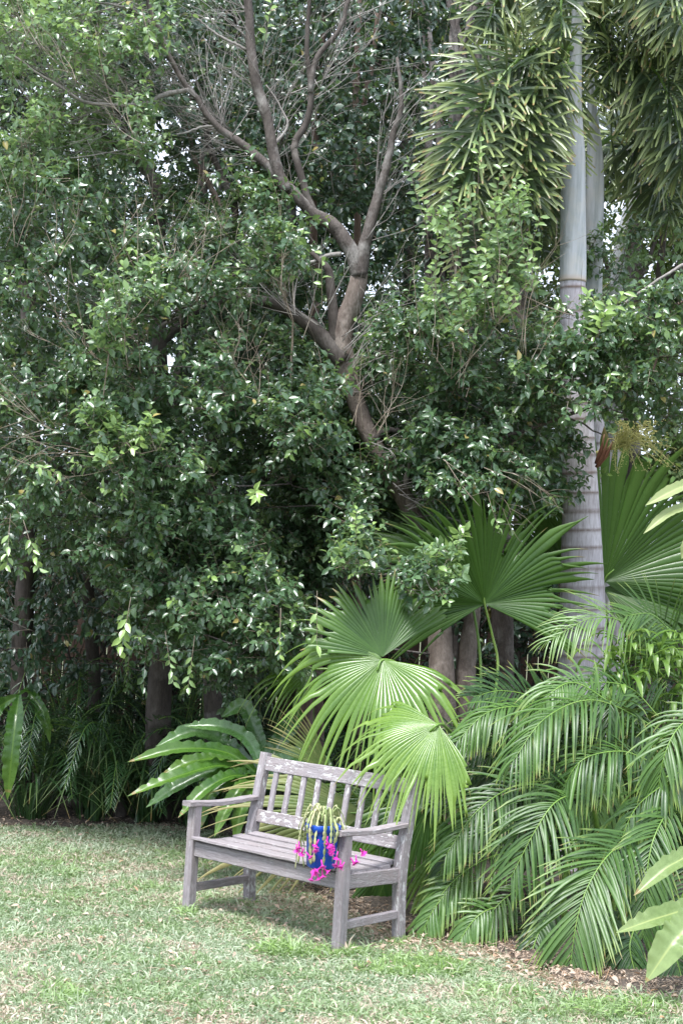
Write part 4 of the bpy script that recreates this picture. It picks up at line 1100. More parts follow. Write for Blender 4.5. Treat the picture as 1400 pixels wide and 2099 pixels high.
# ginger leaves at the right edge, leafy plants above the cane palm
rs = RS(97)
ging = thing('ginger_plant', tuple(gnd(1500, 1900)), 'variegated ginger with pale striped leaves entering at the right edge', 'plant')
for pts, wpx in (([(1470, 960, 8.6), (1430, 985, 8.5), (1380, 1005, 8.45), (1322, 1036, 8.4)], 26), ([(1480, 1010, 8.6), (1430, 1032, 8.5), (1370, 1052, 8.45), (1318, 1094, 8.4)], 20),
                 ([(1480, 1040, 8.6), (1440, 1080, 8.6), (1410, 1110, 8.5), (1396, 1146, 8.5)], 20), ([(1480, 960, 8.7), (1470, 900, 8.7), (1430, 880, 8.7), (1400, 900, 8.7)], 20)):
    g = G(); strap_leaf(g, [at(*p) for p in pts], wpx * px(8.5), sdir(-.1, .6, .9), rs, wav=.03, tone=rs.rand()); child(g, 'leaf', 'ginger', ging)
g = G(); tube(g, catmull([gnd(1500, 1900), at(1500, 1500, 8.6), at(1490, 1100, 8.6), at(1475, 950, 8.65)], 16), [.016, .012, .008], 6); child(g, 'stem', 'petiole', ging)

drac = thing('broadleaf_shrub', tuple(gd(1330, 9.1)), 'bright green broad leaved shrub rising above the cane palm at right', 'shrub')
g = G(); gt = G()
for k in range(16):
    c = at(rs.uniform(1200, 1420), rs.uniform(1290, 1420), 8.9 + rs.rand() * .5); n = 9
    a = np.arange(n) * 2.4; o = np.stack([np.cos(a), np.sin(a), np.full(n, .5)], -1)
    b0 = np.array(drac.location) + UP * .05; tube(gt, catmull([b0, (b0 + c) / 2 + rs.randn(3) * .05, c], 8), [.010, .006], 5)
    for j in range(n):
        d_ = o[j] + rs.randn(3) * .25; P = [c - UP * .02 * j, c + nrm(d_) * .10 - UP * .02 * j, c + nrm(d_) * .19 - UP * (.03 + .02 * j), c + nrm(d_) * .25 - UP * (.09 + .03 * j)]
        strap_leaf(g, P, .034, UP + o[j] * .01, rs, wav=.04, tone=rs.rand(), nx=2)
child(g, 'foliage', 'broad', drac, more=[(gt, 'petiole')])

# ------------------------------------------------------------ timber fence at the back


def paling_fence(u0, u1, d0, d1, top, label, rs):
    a = at(u0, 1250, d0); b = at(u1, 1250, d1); a[2] = b[2] = 0; L = np.linalg.norm(b - a); dr = (b - a) / L; nr = np.cross(dr, UP)
    root = thing('timber_fence', tuple(a), label, 'fence'); g = G(); n = int(L / .105)
    for k in range(n):
        p = a + dr * (k + .5) * L / n; h = top + rs.randn() * .012; w_ = .048; t_ = .009
        V = [p + dr * sx * w_ + nr * (sy * t_ + rs.randn() * .001) + UP * z for z in (0.0, h) for sx, sy in ((-1, -1), (1, -1), (1, 1), (-1, 1))]
        g.add(V, (0, 0, 0), [(0, 1, 2, 3), (4, 5, 6, 7), (0, 1, 5, 4), (1, 2, 6, 5), (2, 3, 7, 6), (3, 0, 4, 7)])
    child(g, 'palings', 'fence', root, smooth=False)
    for z in (.35, top * .5, top - .25):
        g = G(); V = [q - nr * (.013 + s * .035) + UP * (z + h2) for q in (a, b) for s, h2 in ((0, 0), (1, 0), (1, .07), (0, .07))]
        g.add(V, (0, 0, 0), [(0, 1, 2, 3), (4, 5, 6, 7), (0, 1, 5, 4), (1, 2, 6, 5), (2, 3, 7, 6), (3, 0, 4, 7)]); child(g, 'rail', 'fence', root, smooth=False)
    for k in range(int(L / 2.4) + 1):
        q = a + dr * min(L, k * 2.4) - nr * .1; g = G(); V = [q + dr * sx * .045 + nr * sy * .045 + UP * z for z in (0, top - .05) for sx, sy in ((-1, -1), (1, -1), (1, 1), (-1, 1))]
        g.add(V, (0, 0, 0), [(0, 1, 2, 3), (4, 5, 6, 7), (0, 1, 5, 4), (1, 2, 6, 5), (2, 3, 7, 6), (3, 0, 4, 7)]); child(g, 'post', 'fence', root, smooth=False)


paling_fence(-700, 2100, 14.2, 14.2, 2.35, 'dark brown timber fence along the back of the garden', RS(99))

# ------------------------------------------------------------ trees


def limb(g, nodes, pts, ws, d, rs, sides=10, wob=.035, dd=None):
    """pts photo pixels (u, v) or (u, v, depth); ws widths in pixels"""
    P = [at(p[0], p[1], p[2] if len(p) > 2 else d) for p in pts]
    n = max(10, 6 * len(P)); C = catmull(P, n)
    C = C + np.cumsum(rs.randn(n, 3) * .0028, axis=0) * np.minimum(1, np.arange(n) / 4)[:, None]
    R = np.interp(np.linspace(0, 1, n), np.linspace(0, 1, len(ws)), ws) * d / F_PX / 2
    tube(g, C, R, sides, wob=wob, rs=rs)
    nodes += [c for c in C[2::3]]


def in_poly(u, v, poly):
    c = False; n = len(poly); j = n - 1
    for i in range(n):
        xi, yi = poly[i]; xj, yj = poly[j]
        if (yi > v) != (yj > v) and u < (xj - xi) * (v - yi) / (yj - yi) + xi: c = not c
        j = i
    return c


SHOW = [((330, 50), (540, 335)), ((505, 0), (575, 335)), ((600, 390), (740, 600)), ((740, 560), (800, 300)), ((600, 300), (710, 20)), ((700, 690), (736, 590)), ((560, 625), (690, 690)),
        ((200, 270), (320, 360)), ((231, 206), (321, 364)), ((429, 266), (484, 441)), ((388, 184), (184, 206)), ((760, 905), (860, 1080)), ((505, 940), (640, 1002)), ((621, 1010), (621, 1170)),
        ((1175, 250), (1173, 560)), ((1190, 900), (1195, 1290)), ((1222, 330), (1218, 560)), ((645, 364), (648, 200)), ((734, 300), (740, 0))]


def near_shown(u, v):
    m = 1e9
    for (a, b), (c, d) in SHOW:
        t = np.clip(((u - a) * (c - a) + (v - b) * (d - b)) / ((c - a) ** 2 + (d - b) ** 2), 0, 1)
        m = min(m, math.hypot(u - a - t * (c - a), v - b - t * (d - b)))
    return m


def clumps(regions, rs):
    """regions: (polygon, count, depth range, ) -> clump centres"""
    out = []
    for poly, cnt, dlo, dhi in regions:
        xs = [p[0] for p in poly]; ys = [p[1] for p in poly]; k = 0; tries = 0
        while k < cnt and tries < cnt * 60:
            tries += 1; u = rs.uniform(min(xs), max(xs)); v = rs.uniform(min(ys), max(ys))
            if in_poly(u, v, poly):
                d_ = rs.uniform(dlo, dhi)
                if d_ < 10.9 and near_shown(u, v) < 78:
                    if rs.rand() < .12: d_ = max(dlo, 10.2)
                    else: d_ = 11.0 + rs.rand() * .5
                out.append(at(u, v, d_)); k += 1
    return np.array(out)


def crown(root, nodes, Cn, rs, mat, R=.25, link=.006, **kw):
    gl, gt = G(), G()
    foliage(gl, gt, Cn, R * (0.7 + .6 * rs.rand(len(Cn))), rs, **kw)
    gb = G(); link_clumps(gb, nodes, Cn, rs, link)
    child(gl, 'crown', mat, root, more=[(gt, 'twig'), (gb, 'bark')])


# --- main tree: forked grey-brown trunk right of centre
rs = RS(101)
t1 = thing('broadleaf_tree', tuple(gd(905, 10.1)), 'forked broadleaf tree with grey brown trunk rising beside the fan palm, above the bench', 'tree')
D1 = 10.4; nodes = []
g = G()
b = gnd(905, 1690); limb(g, nodes, [(908, 1790, 10.1), (900, 1464, 10.1), (893, 1300, 10.2), (878, 1150, 10.3), (845, 1065, D1), (808, 993, D1), (760, 905, D1), (728, 830, D1), (708, 760, D1), (700, 690, D1), (722, 625, D1), (736, 562, D1)],
     [64, 54, 50, 44, 40, 40, 36, 36, 40, 44, 40, 36], D1, rs, 14, .05)
child(g, 'trunk', 'bark_brown', t1)
LIMBS = [
    ([(950, 1790, 10.2), (950, 1450, 10.2), (948, 1364, 10.3), (962, 1255, 10.4), (985, 1150, 10.6), (1000, 1000, 10.8), (985, 800, 11), (940, 600, 11)], [46, 42, 40, 30, 22, 18, 12, 7], 'bark_brown'),
    ([(736, 566), (722, 520), (690, 468), (645, 440), (590, 385), (545, 338), (505, 302), (440, 250), (405, 200), (375, 160), (350, 110), (330, 55), (308, 0), (300, -90)], [36, 33, 30, 25, 21, 18, 16, 14, 12, 11, 11, 10, 9, 8], 'bark'),
    ([(736, 570), (748, 510), (762, 450), (775, 392), (790, 350), (802, 290), (820, 210), (815, 120)], [30, 26, 24, 20, 16, 14, 10, 6], 'bark'),
    ([(590, 392), (566, 335), (552, 255), (530, 190), (514, 110), (506, 0), (500, -110)], [26, 24, 22, 22, 19, 18, 15], 'bark'),
    ([(648, 445), (622, 386), (604, 322), (602, 296), (627, 257), (638, 215), (634, 150), (632, 60), (640, -40)], [18, 16, 15, 14, 14, 12, 11, 9, 7], 'bark_dark'),
    ([(636, 190), (650, 120), (696, 66), (712, 15), (730, -60)], [12, 12, 10, 9, 7], 'bark'),
    ([(705, 740), (660, 690), (610, 650), (560, 622), (480, 600)], [42, 34, 28, 24, 16], 'bark_dark'),
    ([(690, 700), (682, 640), (672, 560), (640, 520)], [26, 22, 16, 10], 'bark_dark'),
    ([(388, 184), (343, 191), (300, 206), (240, 210), (184, 206), (150, 189), (86, 146), (26, 107)], [10, 10, 9, 8, 7, 6, 5, 4], 'bark_pale'),
    ([(345, 100), (300, 34), (257, 13), (184, 4)], [9, 7, 5, 4], 'bark_pale'),
    ([(445, 258), (400, 262), (360, 270)], [6, 5, 3], 'bark_pale'),
    ([(505, 102), (470, 85), (430, 62), (400, 40)], [7, 6, 4, 3], 'bark_pale'),
    ([(700, 520), (660, 525), (620, 545), (600, 560)], [10, 8, 6, 4], 'bark_pale'),
    ([(757, 905), (790, 882), (820, 885)], [22, 14, 9], 'bark_dark'),
    ([(420, 625), (370, 648), (330, 665), (270, 680)], [9, 8, 7, 4], 'bark_pale'),
    ([(480, 600), (440, 618), (420, 625)], [16, 12, 9], 'bark_dark'),
    ([(830, 1000), (835, 940), (845, 880), (870, 820)], [14, 10, 7, 4], 'bark_pale'),
    ([(560, 300), (590, 260), (580, 220), (545, 170)], [7, 5, 4, 3], 'bark_pale'),
    ([(600, 860), (596, 760), (600, 640), (598, 520)], [5, 5, 4, 2], 'twig'),
    ([(915, 820), (918, 700), (930, 560), (945, 430)], [6, 5, 4, 2], 'twig'),
]
for pts, ws, mt in LIMBS:
    g = G(); limb(g, nodes, pts, ws, D1, rs, 8 if ws[0] < 20 else 12); child(g, 'branch', mt, t1)
def bare_twigs(g, regs, d, rs, n, ln=.6, r=.0035):
    for k in range(n):
        u0, v0, u1, v1, du, dv = regs[k % len(regs)]
        t = rs.rand(); p = at(u0 + (u1 - u0) * t, v0 + (v1 - v0) * t, d + rs.randn() * .12); D = sdir(du + rs.randn() * .35, dv + rs.randn() * .3, rs.randn() * .4)
        L_ = ln * (.5 + rs.rand()); e = p + D * L_; mid = (p + e) / 2 + rs.randn(3) * L_ * .08; C = catmull([p, mid, e], 9); tube(g, C, [r, r * .3], 5)
        for j in range(4):
            q = C[2 + rs.randint(6)]; D2 = nrm(D + rs.randn(3) * .5); L2 = L_ * (.25 + .3 * rs.rand()); tube(g, catmull([q, q + D2 * L2 * .5 + rs.randn(3) * L2 * .05, q + D2 * L2], 5), [r * .5, r * .2], 4)


g = G(); bare_twigs(g, [(310, 20, 405, 200, -1, .25), (405, 200, 545, 340, -1, .35), (388, 184, 184, 206, -.6, .5), (506, 0, 552, 255, -.8, .8), (520, 200, 600, 390, .4, 1), (640, 215, 720, 20, .5, .9), (750, 500, 810, 200, .6, .9), (300, 330, 231, 206, -.9, .2), (150, 189, 26, 107, -.8, .8), (440, 250, 480, 280, -.2, 1)], 10.6, rs, 210)
bare_twigs(g, [(560, 622, 700, 690, -.6, .6), (420, 625, 270, 680, -1, .3), (728, 830, 700, 690, .8, .6), (845, 1065, 760, 905, .9, .2)], 10.2, rs, 60)
child(g, 'bare_twigs', 'bark_pale', t1)
g = G(); bare_twigs(g, [(560, 560, 620, 700, 0, 1), (860, 700, 960, 820, .1, 1), (450, 700, 560, 860, -.2, 1), (640, 840, 800, 900, .3, 1), (900, 940, 1100, 980, .6, -.5), (1000, 640, 1100, 760, .3, 1)], 9.5, rs, 60, ln=.5, r=.0026)
child(g, 'reddish_twigs', 'twig', t1)
P_mid = [(560, 640), (700, 720), (800, 640), (900, 600), (1080, 640), (1120, 760), (1150, 900), (1120, 1000), (960, 1010), (860, 960), (720, 900), (600, 880)]
P_lft = [(230, 450), (560, 330), (640, 440), (660, 640), (720, 760), (640, 900), (700, 1020), (640, 1180), (560, 1330), (420, 1330), (260, 1200), (240, 900)]
P_up = [(180, -60), (860, -60), (880, 380), (760, 520), (560, 330), (240, 300)]
P_cor = [(560, 880), (960, 900), (1080, 960), (960, 1040), (820, 1080), (700, 1080), (600, 1010)]
P_shoot = [(870, 460), (1060, 420), (1110, 560), (1060, 700), (860, 760)]
Cn = clumps([(P_mid, 150, 9.7, 11.2), (P_lft, 180, 9.4, 11.0), (P_cor, 100, 9.5, 10.6), ([(960, 900), (1160, 880), (1190, 1000), (1120, 1050), (980, 1050)], 26, 9.7, 10.2), ([(560, 1100), (700, 1080), (680, 1250), (600, 1320), (540, 1250)], 22, 9.3, 9.8)], rs)
crown(t1, nodes, Cn, rs, 'leaf', R=.25, nt=12, K=11, L=.062, young=.11)
Cn = clumps([(P_up, 165, 10.9, 12.8)], rs)
gl, gt = G(), G(); foliage(gl, gt, Cn, .22, rs, nt=9, K=8, L=.066, young=.06, aspect=.72); gb = G(); link_clumps(gb, nodes, Cn, rs, .005)
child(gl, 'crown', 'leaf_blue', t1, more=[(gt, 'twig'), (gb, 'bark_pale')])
Cn = clumps([([(640, 1030), (960, 1020), (900, 1110), (940, 1215), (860, 1230), (760, 1180), (690, 1200), (640, 1130)], 30, 8.9, 9.5)], rs)
gl, gt = G(), G(); foliage(gl, gt, Cn, .15, rs, nt=7, K=8, L=.058, young=.12); gb = G(); link_clumps(gb, nodes, Cn, rs, .004, 2.5)
child(gl, 'low_sprays', 'leaf', t1, more=[(gt, 'twig'), (gb, 'bark_pale')])
# upright fresh shoots
Cs = clumps([(P_shoot, 22, 9.3, 9.9)], rs)
Cs = np.vstack([Cs, clumps([([(500, 340), (640, 340), (620, 640), (520, 640)], 22, 9.4, 10), ([(200, 560), (330, 560), (330, 720), (200, 720)], 10, 9.2, 9.6), ([(690, 1100), (760, 1100), (760, 1200), (690, 1200)], 8, 8.9, 9.2),
                          ([(820, 1100), (930, 1130), (950, 1230), (840, 1220)], 12, 8.9, 9.3), ([(1180, 660), (1290, 620), (1300, 760), (1200, 760)], 12, 9.6, 9.9), ([(180, 850), (330, 850), (330, 970), (180, 970)], 14, 9.2, 9.6)], rs)])
gl, gt = G(), G(); foliage(gl, gt, Cs, .17, rs, nt=5, K=10, L=.066, up=1.6, young=.3, droop=.0); gb = G(); link_clumps(gb, nodes, Cs, rs, .0045)
child(gl, 'fresh_shoots', 'leaf_fresh', t1, more=[(gt, 'twig'), (gb, 'twig')])


def shoot(root, u, v, d, n, L, r, mat, dirn=(0, -1, .3), ln=.22, y=1.0):
    gl, gt = G(), G(); P0 = at(u, v, d); D = sdir(*dirn); P1 = P0 + D * ln; twigs_v(gt, P0[None] - D * .12, P1[None], .003, .0012, .03)
    t = np.linspace(.1, 1, n); rs_ = RS(int(u * 7 + v)); a = np.arange(n) * 2.6; ref = nrm(np.cross(D, UP + .01)); B = np.cross(ref, D)
    S = np.cos(a)[:, None] * ref + np.sin(a)[:, None] * B; F = nrm(D * .6 + S * .8 - UP * .3)
    leaves(gl, P0 + D * (t * ln)[:, None], F, -_f[None] + UP * .3 + rs_.randn(n, 3) * .4, L * (.8 + .4 * rs_.rand(n)), L * .5, rs_.rand(n), y * (.7 + .3 * rs_.rand(n)), rs_)
    child(gl, 'bright_shoot', mat, root, more=[(gt, 'twig')])


for k_ in range(26):
    shoot(t1, 860 + (k_ * 67) % 240, 420 + (k_ * 101) % 260, 9.3 + (k_ % 5) * .12, 12, .066, .5, 'leaf_fresh', ((k_ % 5 - 2) * .15, 1, .3), .30, .25 + (k_ % 4) * .12)
for (u_, v_, d_, n_, L_, dr_, y_) in [(262, 1262, 9.0, 10, .085, (-.15, -1, .3), .9), (530, 1020, 9.0, 9, .07, (-.05, .2, 1), 1.3), (345, 1330, 9.3, 9, .06, (.2, -1, .3), .35), (395, 1340, 9.3, 9, .06, (-.1, -1, .3), .45),
                                      (650, 1250, 9.0, 4, .07, (0, -1, .2), .8), (575, 1280, 9.2, 7, .05, (0, -.6, .4), 1.1), (60, 950, 9.2, 8, .06, (1, -.3, .3), .8), (250, 930, 9.1, 6, .07, (.6, .3, .5), 1.0),
                                      (730, 1115, 8.9, 16, .055, (0, 1, .3), .8), (1225, 690, 9.5, 14, .085, (.2, 1, .3), .9), (1240, 660, 9.5, 10, .08, (.6, 1, .3), .9), (60, 1100, 9.2, 9, .07, (.4, -1, .3), .6), (20, 1090, 9.2, 9, .07, (.0, -1, .3), .6),
                                      (300, 50, 9.6, 8, .07, (.3, -1, .3), .5), (60, 60, 9.4, 9, .07, (.5, 1, .3), .7), (545, 75, 9.8, 6, .08, (.2, 1, .3), 1.0), (660, 590, 9.4, 6, .07, (0, 1, .3), .8), (980, 360, 9.5, 9, .07, (0, 1, .3), .8)]:
    shoot(t1, u_, v_, d_, n_, L_, .5, 'leaf_fresh', dr_, y=y_)

# --- left tree
rs = RS(111)
t2 = thing('broadleaf_tree', tuple(gd(330, 11.8)), 'broadleaf tree at left with dark trunk in deep shade and drooping glossy crown', 'tree')
D2 = 11.4; nodes = []; g = G()
limb(g, nodes, [(330, 1700, 11.8), (326, 1480, 11.6), (334, 1330, 11.6), (350, 1150, 11.4), (330, 900, D2), (325, 700, D2), (325, 520, D2), (320, 364, D2)], [56, 52, 46, 40, 34, 30, 26, 22], D2, rs, 12, .05)
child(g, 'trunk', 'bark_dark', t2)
for pts, ws, mt in [([(322, 370), (291, 326), (257, 266), (231, 206), (215, 120), (205, 20), (200, -80)], [20, 19, 16, 13, 11, 9, 7], 'bark'),
                    ([(322, 380), (285, 335), (240, 298), (201, 270), (140, 230), (60, 200)], [22, 19, 17, 14, 9, 6], 'bark'),
                    ([(490, 560), (484, 441), (471, 386), (446, 326), (429, 266), (420, 160)], [18, 16, 15, 14, 12, 9], 'bark'),
                    ([(470, 520), (455, 440), (432, 385), (400, 326), (380, 240)], [14, 13, 12, 10, 6], 'bark_red'),
                    ([(330, 700), (400, 640), (490, 560)], [24, 20, 17], 'bark_dark'),
                    ([(330, 900), (230, 820), (120, 780), (40, 740), (-40, 700)], [22, 17, 13, 10, 7], 'bark_dark'),
                    ([(150, 880), (145, 800), (150, 740)], [14, 12, 8], 'bark'),
                    ([(340, 1050), (240, 1000), (120, 960), (20, 930)], [18, 12, 8, 5], 'bark_dark'),
                    ([(130, 1130), (180, 1145), (240, 1160)], [3, 5, 6], 'twig'),
                    ([(172, 915), (120, 905), (60, 915)], [5, 4, 2], 'bark_red'), ([(172, 915), (130, 930), (80, 960)], [5, 4, 2], 'bark_red'), ([(172, 915), (110, 890), (50, 895)], [4, 3, 2], 'bark_red')]:
    g = G(); limb(g, nodes, pts, ws, D2, rs, 8 if ws[0] < 18 else 10); child(g, 'branch', mt, t2)
P_l1 = [(-80, 430), (120, 300), (260, 420), (330, 900), (300, 1130), (150, 1160), (0, 1130), (-80, 1120)]
P_l2 = [(-80, -80), (330, -80), (330, 120), (300, 330), (-80, 420)]
P_l3 = [(230, 1080), (640, 1050), (660, 1240), (560, 1370), (440, 1400), (380, 1330), (250, 1330)]
Cn = clumps([(P_l1, 150, 9.6, 11.6), (P_l3, 100, 9.6, 11.2)], rs)
crown(t2, nodes, Cn, rs, 'leaf', R=.26, nt=12, K=11, L=.062, young=.08, up=.0, droop=.45)
Cn = clumps([(P_l2, 90, 9.8, 11.5)], rs)
gl, gt = G(), G(); foliage(gl, gt, Cn, .26, rs, nt=11, K=10, L=.064, young=.12, up=.6, bright=.4 + .6 * rs.rand(len(Cn))); gb = G(); link_clumps(gb, nodes, Cn, rs, .005)
child(gl, 'crown', 'leaf_fresh', t2, more=[(gt, 'twig'), (gb, 'bark_pale')])
g = G(); bare_twigs(g, [(40, 60, 300, 300, -.5, .9), (0, 500, 300, 560, .2, 1), (100, 700, 330, 780, -.5, .9), (330, 520, 420, 640, .3, 1), (60, 850, 240, 960, -1, .2)], 9.5, rs, 66, ln=.5, r=.0026)
child(g, 'bare_twigs', 'twig', t2)
# drooping darker skirt at lower left
P_l4 = [(-80, 1080), (240, 1130), (260, 1330), (200, 1400), (60, 1330), (-80, 1380)]
Cn = clumps([(P_l4, 55, 11.4, 12.8)], rs)
gl, gt = G(), G(); foliage(gl, gt, Cn, .28, rs, nt=7, K=9, L=.075, young=.03, up=-.6, droop=.9); gb = G(); link_clumps(gb, nodes, Cn, rs, .005, 2.5)
child(gl, 'crown_skirt', 'leaf_blue', t2, more=[(gt, 'twig'), (gb, 'bark_dark')])

# --- slender trees further in
rs = RS(121)


def slim(label, pts, ws, d, mat, base, branches=(), cl=None, clk=None, name='slender_tree', group=None):
    root = thing(name, tuple(gd(pts[0][0], pts[0][2])), label, 'tree', group); nodes = []
    g = G(); limb(g, nodes, pts, ws, d, rs, 10, .05); child(g, 'trunk', mat, root)
    for bp, bw, bm in branches:
        g = G(); limb(g, nodes, bp, bw, d, rs, 8); child(g, 'branch', bm, root)
    if cl:
        Cn = clumps(cl, rs); kw = dict(clk or {}); m = kw.pop('mat', 'leaf_blue'); R = kw.pop('R', .3)
        gl, gt = G(), G(); foliage(gl, gt, Cn, R * (.7 + .6 * rs.rand(len(Cn))), rs, **kw); gb = G(); link_clumps(gb, nodes, Cn, rs, .006, 3)
        child(gl, 'crown', m, root, more=[(gt, 'twig'), (gb, 'bark')])
    return root


slim('slim brown trunk standing above the left half of the bench back', [(630, 1740, 11.8), (624, 1400), (622, 1180), (621, 1010), (616, 900), (600, 780), (590, 640)], [34, 32, 29, 27, 24, 20, 14], 11.6, 'bark_red', (630, 1660),
     [([(640, 1002), (600, 1000), (545, 985), (508, 940), (480, 900)], [16, 17, 15, 13, 8], 'bark_dark')], [([(420, 600), (760, 600), (760, 900), (420, 900)], 25, 11.4, 12.2)], dict(nt=8, K=9, L=.08))
slim('shaded brown trunk between the nest fern and the hanging twigs', [(436, 1740, 11.9), (434, 1400), (428, 1250), (432, 1000), (440, 760), (450, 500)], [40, 37, 33, 28, 22, 14], 11.8, 'bark', (436, 1625),
     [], [([(300, 500), (600, 500), (600, 1250), (300, 1250)], 50, 11.6, 12.8)], dict(nt=8, K=9, L=.08))
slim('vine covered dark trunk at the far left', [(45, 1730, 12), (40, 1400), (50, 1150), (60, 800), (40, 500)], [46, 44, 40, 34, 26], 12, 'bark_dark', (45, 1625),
     [], [([(-100, 300), (240, 300), (260, 1000), (-100, 1100)], 60, 12.0, 13.2)], dict(nt=8, K=9, L=.085))
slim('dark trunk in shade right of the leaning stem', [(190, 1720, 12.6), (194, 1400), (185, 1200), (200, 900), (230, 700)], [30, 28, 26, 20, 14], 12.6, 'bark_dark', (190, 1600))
slim('pale brown stem reaching up between the grey limbs', [(735, 1730, 12.2), (730, 1300), (720, 1000), (725, 800), (734, 500), (732, 265), (738, 43), (745, -60)], [26, 24, 22, 20, 16, 15, 13, 10], 12, 'bark_red', (735, 1600),
     [([(736, 260), (755, 160), (765, 90), (773, 0), (778, -60)], [12, 12, 11, 10, 8], 'bark_red')], [([(600, -60), (900, -60), (900, 420), (640, 420)], 30, 11.6, 12.4)], dict(nt=7, K=8, L=.08, aspect=.72))
slim('reddish stem rising left of the pale brown one', [(655, 1720, 12.5), (650, 1200), (648, 900), (650, 600), (646, 364), (648, 300), (644, 200), (657, 100), (668, -40)], [26, 24, 20, 18, 15, 14, 13, 11, 9], 12.3, 'bark_red', (655, 1600))
slim('brown trunk right of the stout pale palm', [(1330, 1730, 12.8), (1310, 1200), (1292, 900), (1278, 700), (1276, 580), (1288, 480), (1300, 380), (1310, 240)], [44, 42, 38, 34, 30, 26, 20, 14], 12.5, 'bark', (1330, 1580),
     [([(1278, 680), (1330, 640), (1365, 590), (1410, 530)], [28, 28, 26, 22], 'bark_dark'), ([(1282, 640), (1245, 560), (1225, 480)], [12, 10, 7], 'bark_dark'), ([(1345, 660), (1350, 560), (1355, 440), (1350, 300)], [20, 16, 12, 9], 'bark_dark')],
     [([(1190, 450), (1480, 420), (1480, 900), (1230, 900)], 55, 11.6, 12.8)], dict(nt=7, K=9, L=.07, mat='leaf_fresh', young=.15))
slim('leaning trunk partly hidden behind the upright fan leaf', [(1040, 1730, 12.4), (1036, 1300), (1032, 1000), (1030, 900), (1010, 700), (985, 500)], [34, 32, 28, 24, 18, 12], 12.2, 'bark', (1040, 1590),
     [([(985, 900), (980, 780), (985, 680)], [16, 14, 10], 'bark_pale')], [([(960, 600), (1160, 600), (1160, 1000), (960, 1020)], 22, 11.4, 12.4)], dict(nt=8, K=11, L=.05, young=.3, mat='leaf_back'))
# tree entering from the right whose twigs cross the palm trunk
rs = RS(131)
t3 = thing('broadleaf_tree', tuple(gd(1620, 9.9)), 'tree off the right edge whose leafy branches cross in front of the pale palm trunk', 'tree')
nodes = []; g = G(); limb(g, nodes, [(1620, 1850, 9.9), (1600, 1300), (1560, 900), (1500, 640), (1460, 500), (1440, 300)], [60, 54, 46, 36, 26, 18], 9.9, rs, 12, .05); child(g, 'trunk', 'bark', t3)
for pts, ws, mt in [([(1470, 520), (1400, 540), (1362, 560), (1250, 640), (1150, 688), (1085, 728), (1060, 765)], [12, 8, 6, 6, 5, 4, 3], 'bark_pale'),
                    ([(1540, 820), (1400, 770), (1275, 802), (1225, 832), (1157, 855), (1100, 875), (1050, 890), (985, 905)], [16, 8, 7, 7, 8, 9, 9, 6], 'bark_dark'),
                    ([(1470, 560), (1400, 620), (1372, 650), (1350, 740), (1330, 790)], [10, 6, 6, 5, 3], 'bark_red'), ([(1157, 855), (1200, 872), (1235, 890)], [5, 4, 3], 'bark_dark')]:
    g = G(); limb(g, nodes, pts, ws, 9.9, rs, 8); child(g, 'branch', mt, t3)
Cn = clumps([([(1120, 620), (1480, 560), (1480, 880), (1300, 850), (1110, 850)], 66, 9.5, 10.1), ([(1060, 700), (1150, 700), (1150, 980), (1040, 980)], 18, 9.5, 10.1), ([(1180, 500), (1300, 470), (1300, 570), (1130, 600)], 6, 9.6, 10)], rs)
crown(t3, nodes, Cn, rs, 'leaf', R=.19, nt=8, K=9, L=.062, young=.2, link=.004)

# --- trees behind: pinkish thin stems at upper right, then a screen of far foliage
rs = RS(141)
bl = ['leftmost', 'left of centre', 'middle', 'right of centre', 'rightmost']
for k in range(5):
    u0 = 890 + k * 42
    root = thing('background_tree', tuple(gd(u0, 13.2)), f'thin stemmed tree at upper right, {bl[k]} of the row of five', 'tree', 'thin stemmed trees in the background')
    for j in range(4):
        g = G(); nodes = []; uu = u0 + rs.randn() * 10; limb(g, nodes, [(u0, 1720, 13.2), (u0, 1000), (uu, 600), (uu + rs.randn() * 10, 300), (uu + rs.randn() * 14 - 6, 120), (uu + rs.randn() * 18 - 14, -60), (uu - 20, -160)], [14, 14, 13, 12, 11, 9, 8], 13.2, rs, 7, .05)
        child(g, 'trunk', 'bark', root)
    Cn = clumps([([(u0 - 60, 150), (u0 + 60, 150), (u0 + 60, 650), (u0 - 60, 650)], 18, 13.2, 14.0), ([(u0 - 60, -200), (u0 + 60, -200), (u0 + 60, 50), (u0 - 60, 50)], 12, 13.6, 14.2)], rs)
    gl, gt = G(), G(); foliage(gl, gt, Cn, .36, rs, nt=8, K=9, L=.08, young=.03); child(gl, 'crown', 'leaf_blue', root, more=[(gt, 'twig')])
BT = [(-60, 'far background tree showing at the left edge'), (160, 'far background tree behind the two left trunks'), (380, 'far background tree behind the horizontal pale branch'), (600, 'far background tree behind the forked limbs'),
      (820, 'far background tree left of the hanging palm plume'), (1040, 'far background tree behind the hanging palm plume'), (1260, 'far background tree behind the three palm trunks'), (1470, 'far background tree showing at the right edge')]
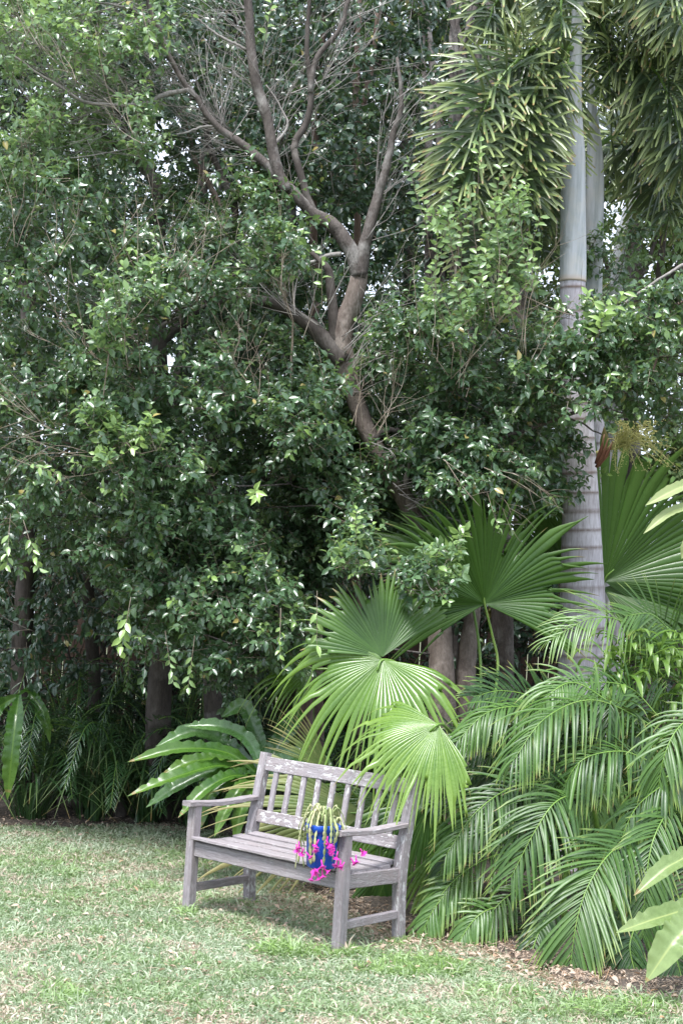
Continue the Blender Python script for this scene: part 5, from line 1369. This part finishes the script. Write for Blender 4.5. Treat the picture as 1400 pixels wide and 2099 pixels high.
for k, (u0, lb) in enumerate(BT):
    root = thing('background_tree', tuple(gd(u0, 15.6)), lb, 'tree', 'far trees beyond the fence'); nodes = []
    g = G(); limb(g, nodes, [(u0, 1650, 15.6), (u0 + rs.randn() * 20, 1000), (u0 + rs.randn() * 30, 500), (u0 + rs.randn() * 40, 0), (u0, -250)], [38, 34, 26, 18, 10], 15.6, rs, 9, .05); child(g, 'trunk', 'bark', root)
    for j in range(5):
        v0 = rs.uniform(100, 900); sx = rs.choice([-1, 1]); g = G(); limb(g, nodes, [(u0, v0), (u0 + sx * 50, v0 - 70), (u0 + sx * 110, v0 - 170 - rs.rand() * 60)], [16, 12, 6], 15.6, rs, 6); child(g, 'branch', 'bark', root)
    right = u0 > 1000
    Cn = clumps([([(u0 - 150, -350), (u0 + 150, -350), (u0 + 150, 1260), (u0 - 150, 1260)], 230 if not right else 190, 14.9, 17.2)], rs)
    gl, gt = G(), G(); foliage(gl, gt, Cn, .42 * (.7 + .6 * rs.rand(len(Cn))), rs, nt=11, K=10, L=.10, young=.1)
    gb = G(); link_clumps(gb, nodes, Cn, rs, .009, 3)
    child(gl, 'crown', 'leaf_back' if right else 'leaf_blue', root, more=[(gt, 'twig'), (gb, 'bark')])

rs = RS(151)  # dark leaved shrubs added to deepen the understory shade before the fence
for k, (u0, lb) in enumerate([(-40, 'dark shrub added to deepen shade at the left edge before the fence'), (170, 'dark shrub added to deepen shade behind the left trunks'), (400, 'dark shrub added to deepen shade behind the nest fern'), (630, 'dark shrub added to deepen shade behind the bench back'),
                              (860, 'dark shrub added to deepen shade behind the fan palm'), (1080, 'dark shrub added to deepen shade behind the cane palm'), (1320, 'dark shrub added to deepen shade right of the palm trunks')]):
    root = thing('shade_shrub', tuple(gd(u0, 13.4)), lb, 'shrub', 'shrubs added to deepen shade along the fence'); nodes = [gd(u0, 13.4)]
    gs = G(); 
    for j in range(5):
        limb(gs, nodes, [(u0 + j * 8 - 16, 1690), (u0 + rs.randn() * 50, 1500), (u0 + rs.randn() * 90, 1330), (u0 + rs.randn() * 110, 1180)], [8, 6, 4], 13.4, rs, 6)
    Cn = clumps([([(u0 - 130, 1120), (u0 + 130, 1120), (u0 + 130, 1560), (u0 - 130, 1560)], 34, 12.9, 13.9)], rs)
    gl, gt = G(), G(); foliage(gl, gt, Cn, .3 * (.7 + .6 * rs.rand(len(Cn))), rs, nt=9, K=9, L=.085, young=.03); link_clumps(gs, nodes, Cn, rs, .006, 3)
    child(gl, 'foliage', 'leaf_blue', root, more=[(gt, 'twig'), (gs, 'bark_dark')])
